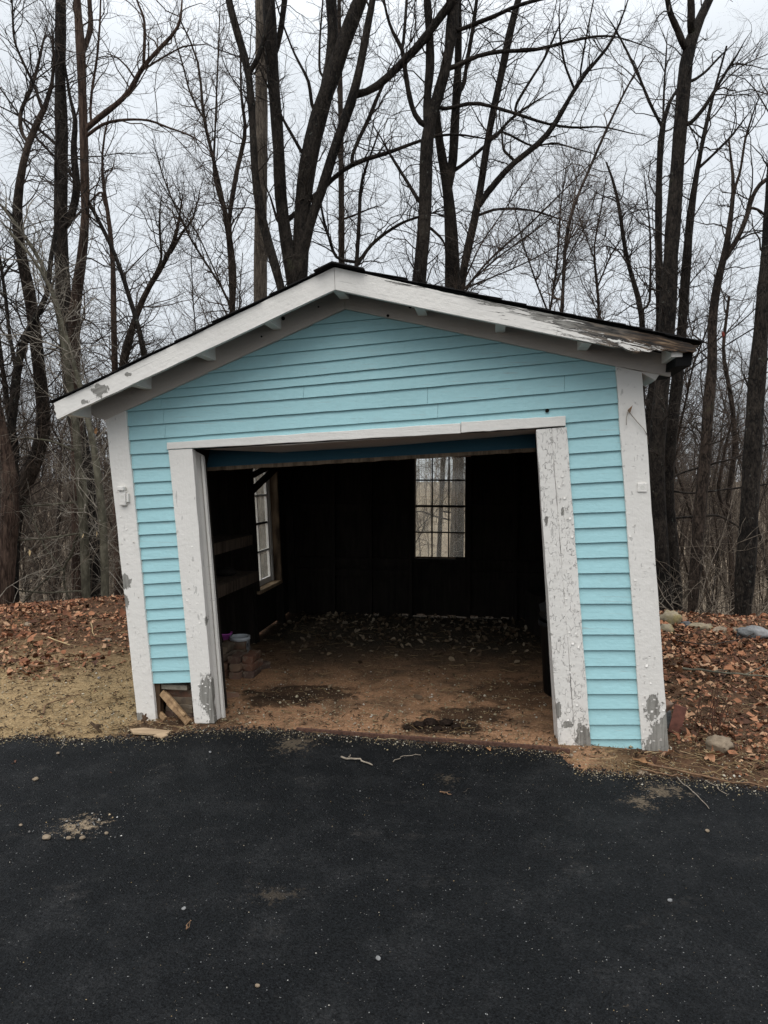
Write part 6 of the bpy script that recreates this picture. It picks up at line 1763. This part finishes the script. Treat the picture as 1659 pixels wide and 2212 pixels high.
def place_label(kind, x, D):
    px = 829.5 + FPX * x / D
    hx = sorted(HERO, key=lambda h_: abs(h_[1] - px))[0]
    far_ = next(w for lim, w in [(17.5, "just behind"), (20, "close behind"), (23, "shortly behind"), (27, "midway behind"), (32, "farther behind"), (39, "well behind"), (47, "far behind"), (999, "deep behind")] if D < lim)
    return f"{kind} {far_} the {short(hx[0])}, to its {'left' if px < hx[1] else 'right'}"
placed = []
used = set()
tries = 0
while len(placed) < 230 and tries < 20000:
    tries += 1
    D = random.choice([random.uniform(16, 26), random.uniform(22, 38), random.uniform(32, 55)])
    x = random.uniform(-1, 1) * (D * .62 + 1)
    if (D < 17.5 and abs(x / D) < .3) or .015 < x / D < .145: continue
    if abs(x / D) > .36 and random.random() < .72: continue
    if any((x - a) ** 2 + (D - b) ** 2 < (1.0 + D * .02) ** 2 for a, b in placed): continue
    k_ = random.choices(range(6), weights=[3, 4, 3, 4, 4, 2])[0]
    if D < 24: k_ = random.choice([2, 2, 4])
    lb = place_label(KSHORT[k_], x, D)
    if lb in used: continue
    used.add(lb); placed.append((x, D))
    root = empty("bare_tree", (x, D, ground_z(x, D) - .1), random.uniform(0, 6.28))
    sc = random.uniform(.85, 1.2); root.scale = (sc, sc, sc)
    tag(root, lb, "tree", KGRP[k_])
    link("trunk", KIND[k_][0], root); link("branches", KIND[k_][1], root)["kind"] = 'stuff'

# ---- brush along the bank: arching pale shoots
def wild_shrub(seed, n=9, H=1.9):
    g = np.random.default_rng(seed)
    st = np.zeros((n, 9, 3)); rr = np.zeros((n, 9))
    for k_ in range(n):
        a = g.uniform(0, 6.28); d = np.array([math.cos(a) * .7, math.sin(a) * .7, 1.0]); d /= np.linalg.norm(d); L = H * g.uniform(.6, 1.2)
        st[k_, 0] = (g.normal() * .06, g.normal() * .06, -.05)
        for j in range(1, 9):
            d = d + g.normal(0, .16, 3); d[2] -= .06; d /= np.linalg.norm(d); st[k_, j] = st[k_, j - 1] + d * L / 8
        rr[k_] = np.linspace(.0065, .002, 9) * g.uniform(.7, 1.3)
    b1, r1 = sprout(st, rr, g, 4.0, .3, .9, .8, .03, 5, .0045, .7, .15, .1, -9, .5)
    b2, r2 = sprout(b1, r1, g, 4.0, .12, .4, .75, .02, 4, .0026, .8, .1, .1, -9, .6)
    return tubes([(st, rr, 5)]), tubes([(b1, r1, 3), (b2, r2, 3)])
SHR = []
for k_ in range(4):
    (sv, sf), (tv, tf) = wild_shrub(300 + k_, 8 + k_, 1.6 + .25 * k_)
    SHR.append((np_mesh("stems", sv, sf, TP if k_ % 2 == 0 else M['twig_far']), np_mesh("twigs", tv, tf, TP if k_ % 2 == 0 else M['twig_far'])))
SKIND = ["pale twiggy shrub", "greyish twiggy shrub", "tall pale shrub", "tall greyish shrub"]
SLAB = ["pale twiggy shrub with arching shoots on the bank", "greyish twiggy shrub on the slope behind the bank", "tall pale twiggy shrub behind the bank", "tall greyish shrub of tangled shoots behind the bank"]
spots = [(-5.2, 9.0), (-4.6, 9.9), (-3.7, 10.0), (-5.7, 10.2), (-2.9, 10.9), (-4.9, 11.3), (-6.3, 10.9), (4.4, 9.7), (3.6, 10.8), (5.4, 10.4)]
while len(spots) < 38:
    D = random.uniform(10, 24); x = random.uniform(-1, 1) * (D * .6)
    if abs(x - 0.6) < 2.0 and D < 10.5: continue
    spots.append((x, D))
for i, (x, y) in enumerate(spots):
    k_ = i % 4
    lbs = [place_label(SKIND[(k_ + q) % 4], x, y) for q in range(4)]
    free = [q for q in range(4) if lbs[q] not in used]
    if not free: continue
    k_ = (k_ + free[0]) % 4; used.add(lbs[free[0]])
    root = empty("shrub", (x, y, ground_z(x, y)), random.uniform(0, 6.28)); sc = random.uniform(.75, 1.35); root.scale = (sc, sc, sc)
    tag(root, place_label(SKIND[k_], x, y), "shrub", ["pale shrubs on the bank", "greyish shrubs on the slope", "tall pale shrubs", "tall tangled shrubs"][k_])
    link("stems", SHR[k_][0], root)["kind"] = 'stuff'; link("twigs", SHR[k_][1], root)["kind"] = 'stuff'

# ---- far wood: one mass of thin stems over the valley and the hill beyond
g = np.random.default_rng(77)
n = 3000
D = np.concatenate([g.uniform(30, 60, n // 3), g.uniform(45, 120, n // 3), g.uniform(90, 190, n - 2 * (n // 3))])
xw = g.uniform(-1, 1, n) * (D * .66 + 3)
glade = (xw / D > .02) & (xw / D < .14) & (D < 75) & (g.uniform(0, 1, n) < .9)       # an open strip behind the shed
xw = np.where(glade, -np.abs(xw) * 4 - 2, xw)
H_ = g.uniform(6, 13, n)
base = np.stack([xw, D, height(xw, D) - .2], -1)
st = np.zeros((n, 4, 3)); d = np.stack([g.normal(0, .06, n), g.normal(0, .06, n), np.ones(n)], -1)
st[:, 0] = base
for j in range(1, 4):
    st[:, j] = st[:, j - 1] + d * (H_ / 3)[:, None]; d[:, :2] += g.normal(0, .05, (n, 2))
rr = (H_ * .0042)[:, None] * np.array([1.2, .9, .5, .12])[None]
b1, r1 = sprout(st, rr, g, .85, 1.0, 3.2, .6, .25, 4, .05, .6, .2, .06, -99, .35)
v_, f_ = tubes([(st, rr, 4), (b1, r1, 3)])
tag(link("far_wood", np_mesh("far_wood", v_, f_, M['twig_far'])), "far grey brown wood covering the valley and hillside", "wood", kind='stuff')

# a few dead leaves still hanging in the twigs
for (x, y, D, m, lb) in [(1562, 722, 10.0, 'red_leaf', "dark red leaf hanging in the twigs right of the eave"), (272, 1165 - 0, 9.0, 'straw', "pale leaf hanging before the left trunks"), (209, 1155, 9.2, 'straw', "tan leaf on a twig near the left corner board"), (207, 931, 9.4, 'dry_leaf', "orange leaf hanging below the left eave"),
                         (1405, 1287 - 0, 9.5, 'dry_leaf', "brown leaf in the twigs behind the right corner board"), (178, 1160, 9.3, 'straw', "pale curled leaf on the white twig left of the shed"), (64, 1195, 8.9, 'straw', "pair of cream leaves low among the left brush")]:
    p = dp(x, y, D)
    q_ = MB(); q_.add([(0, 0, .05), (.022, .006, .01), (.012, -.004, -.045), (-.016, .006, -.03), (-.02, -.01, .02), (0, .004, 0)], [(5, 0, 1), (5, 1, 2), (5, 2, 3), (5, 3, 4), (5, 4, 0)])
    v_, f_ = tubes([polytube([(0, 0, .05), (.004, .004, .09), (-.004, .01, .14)], .0012, .001, 4)])
    o = q_.build("hanging_leaf", M[m], None); o.location = p; o.rotation_euler = (random.uniform(-.4, .4), .2, random.uniform(0, 3)); tag(o, lb, "leaf")
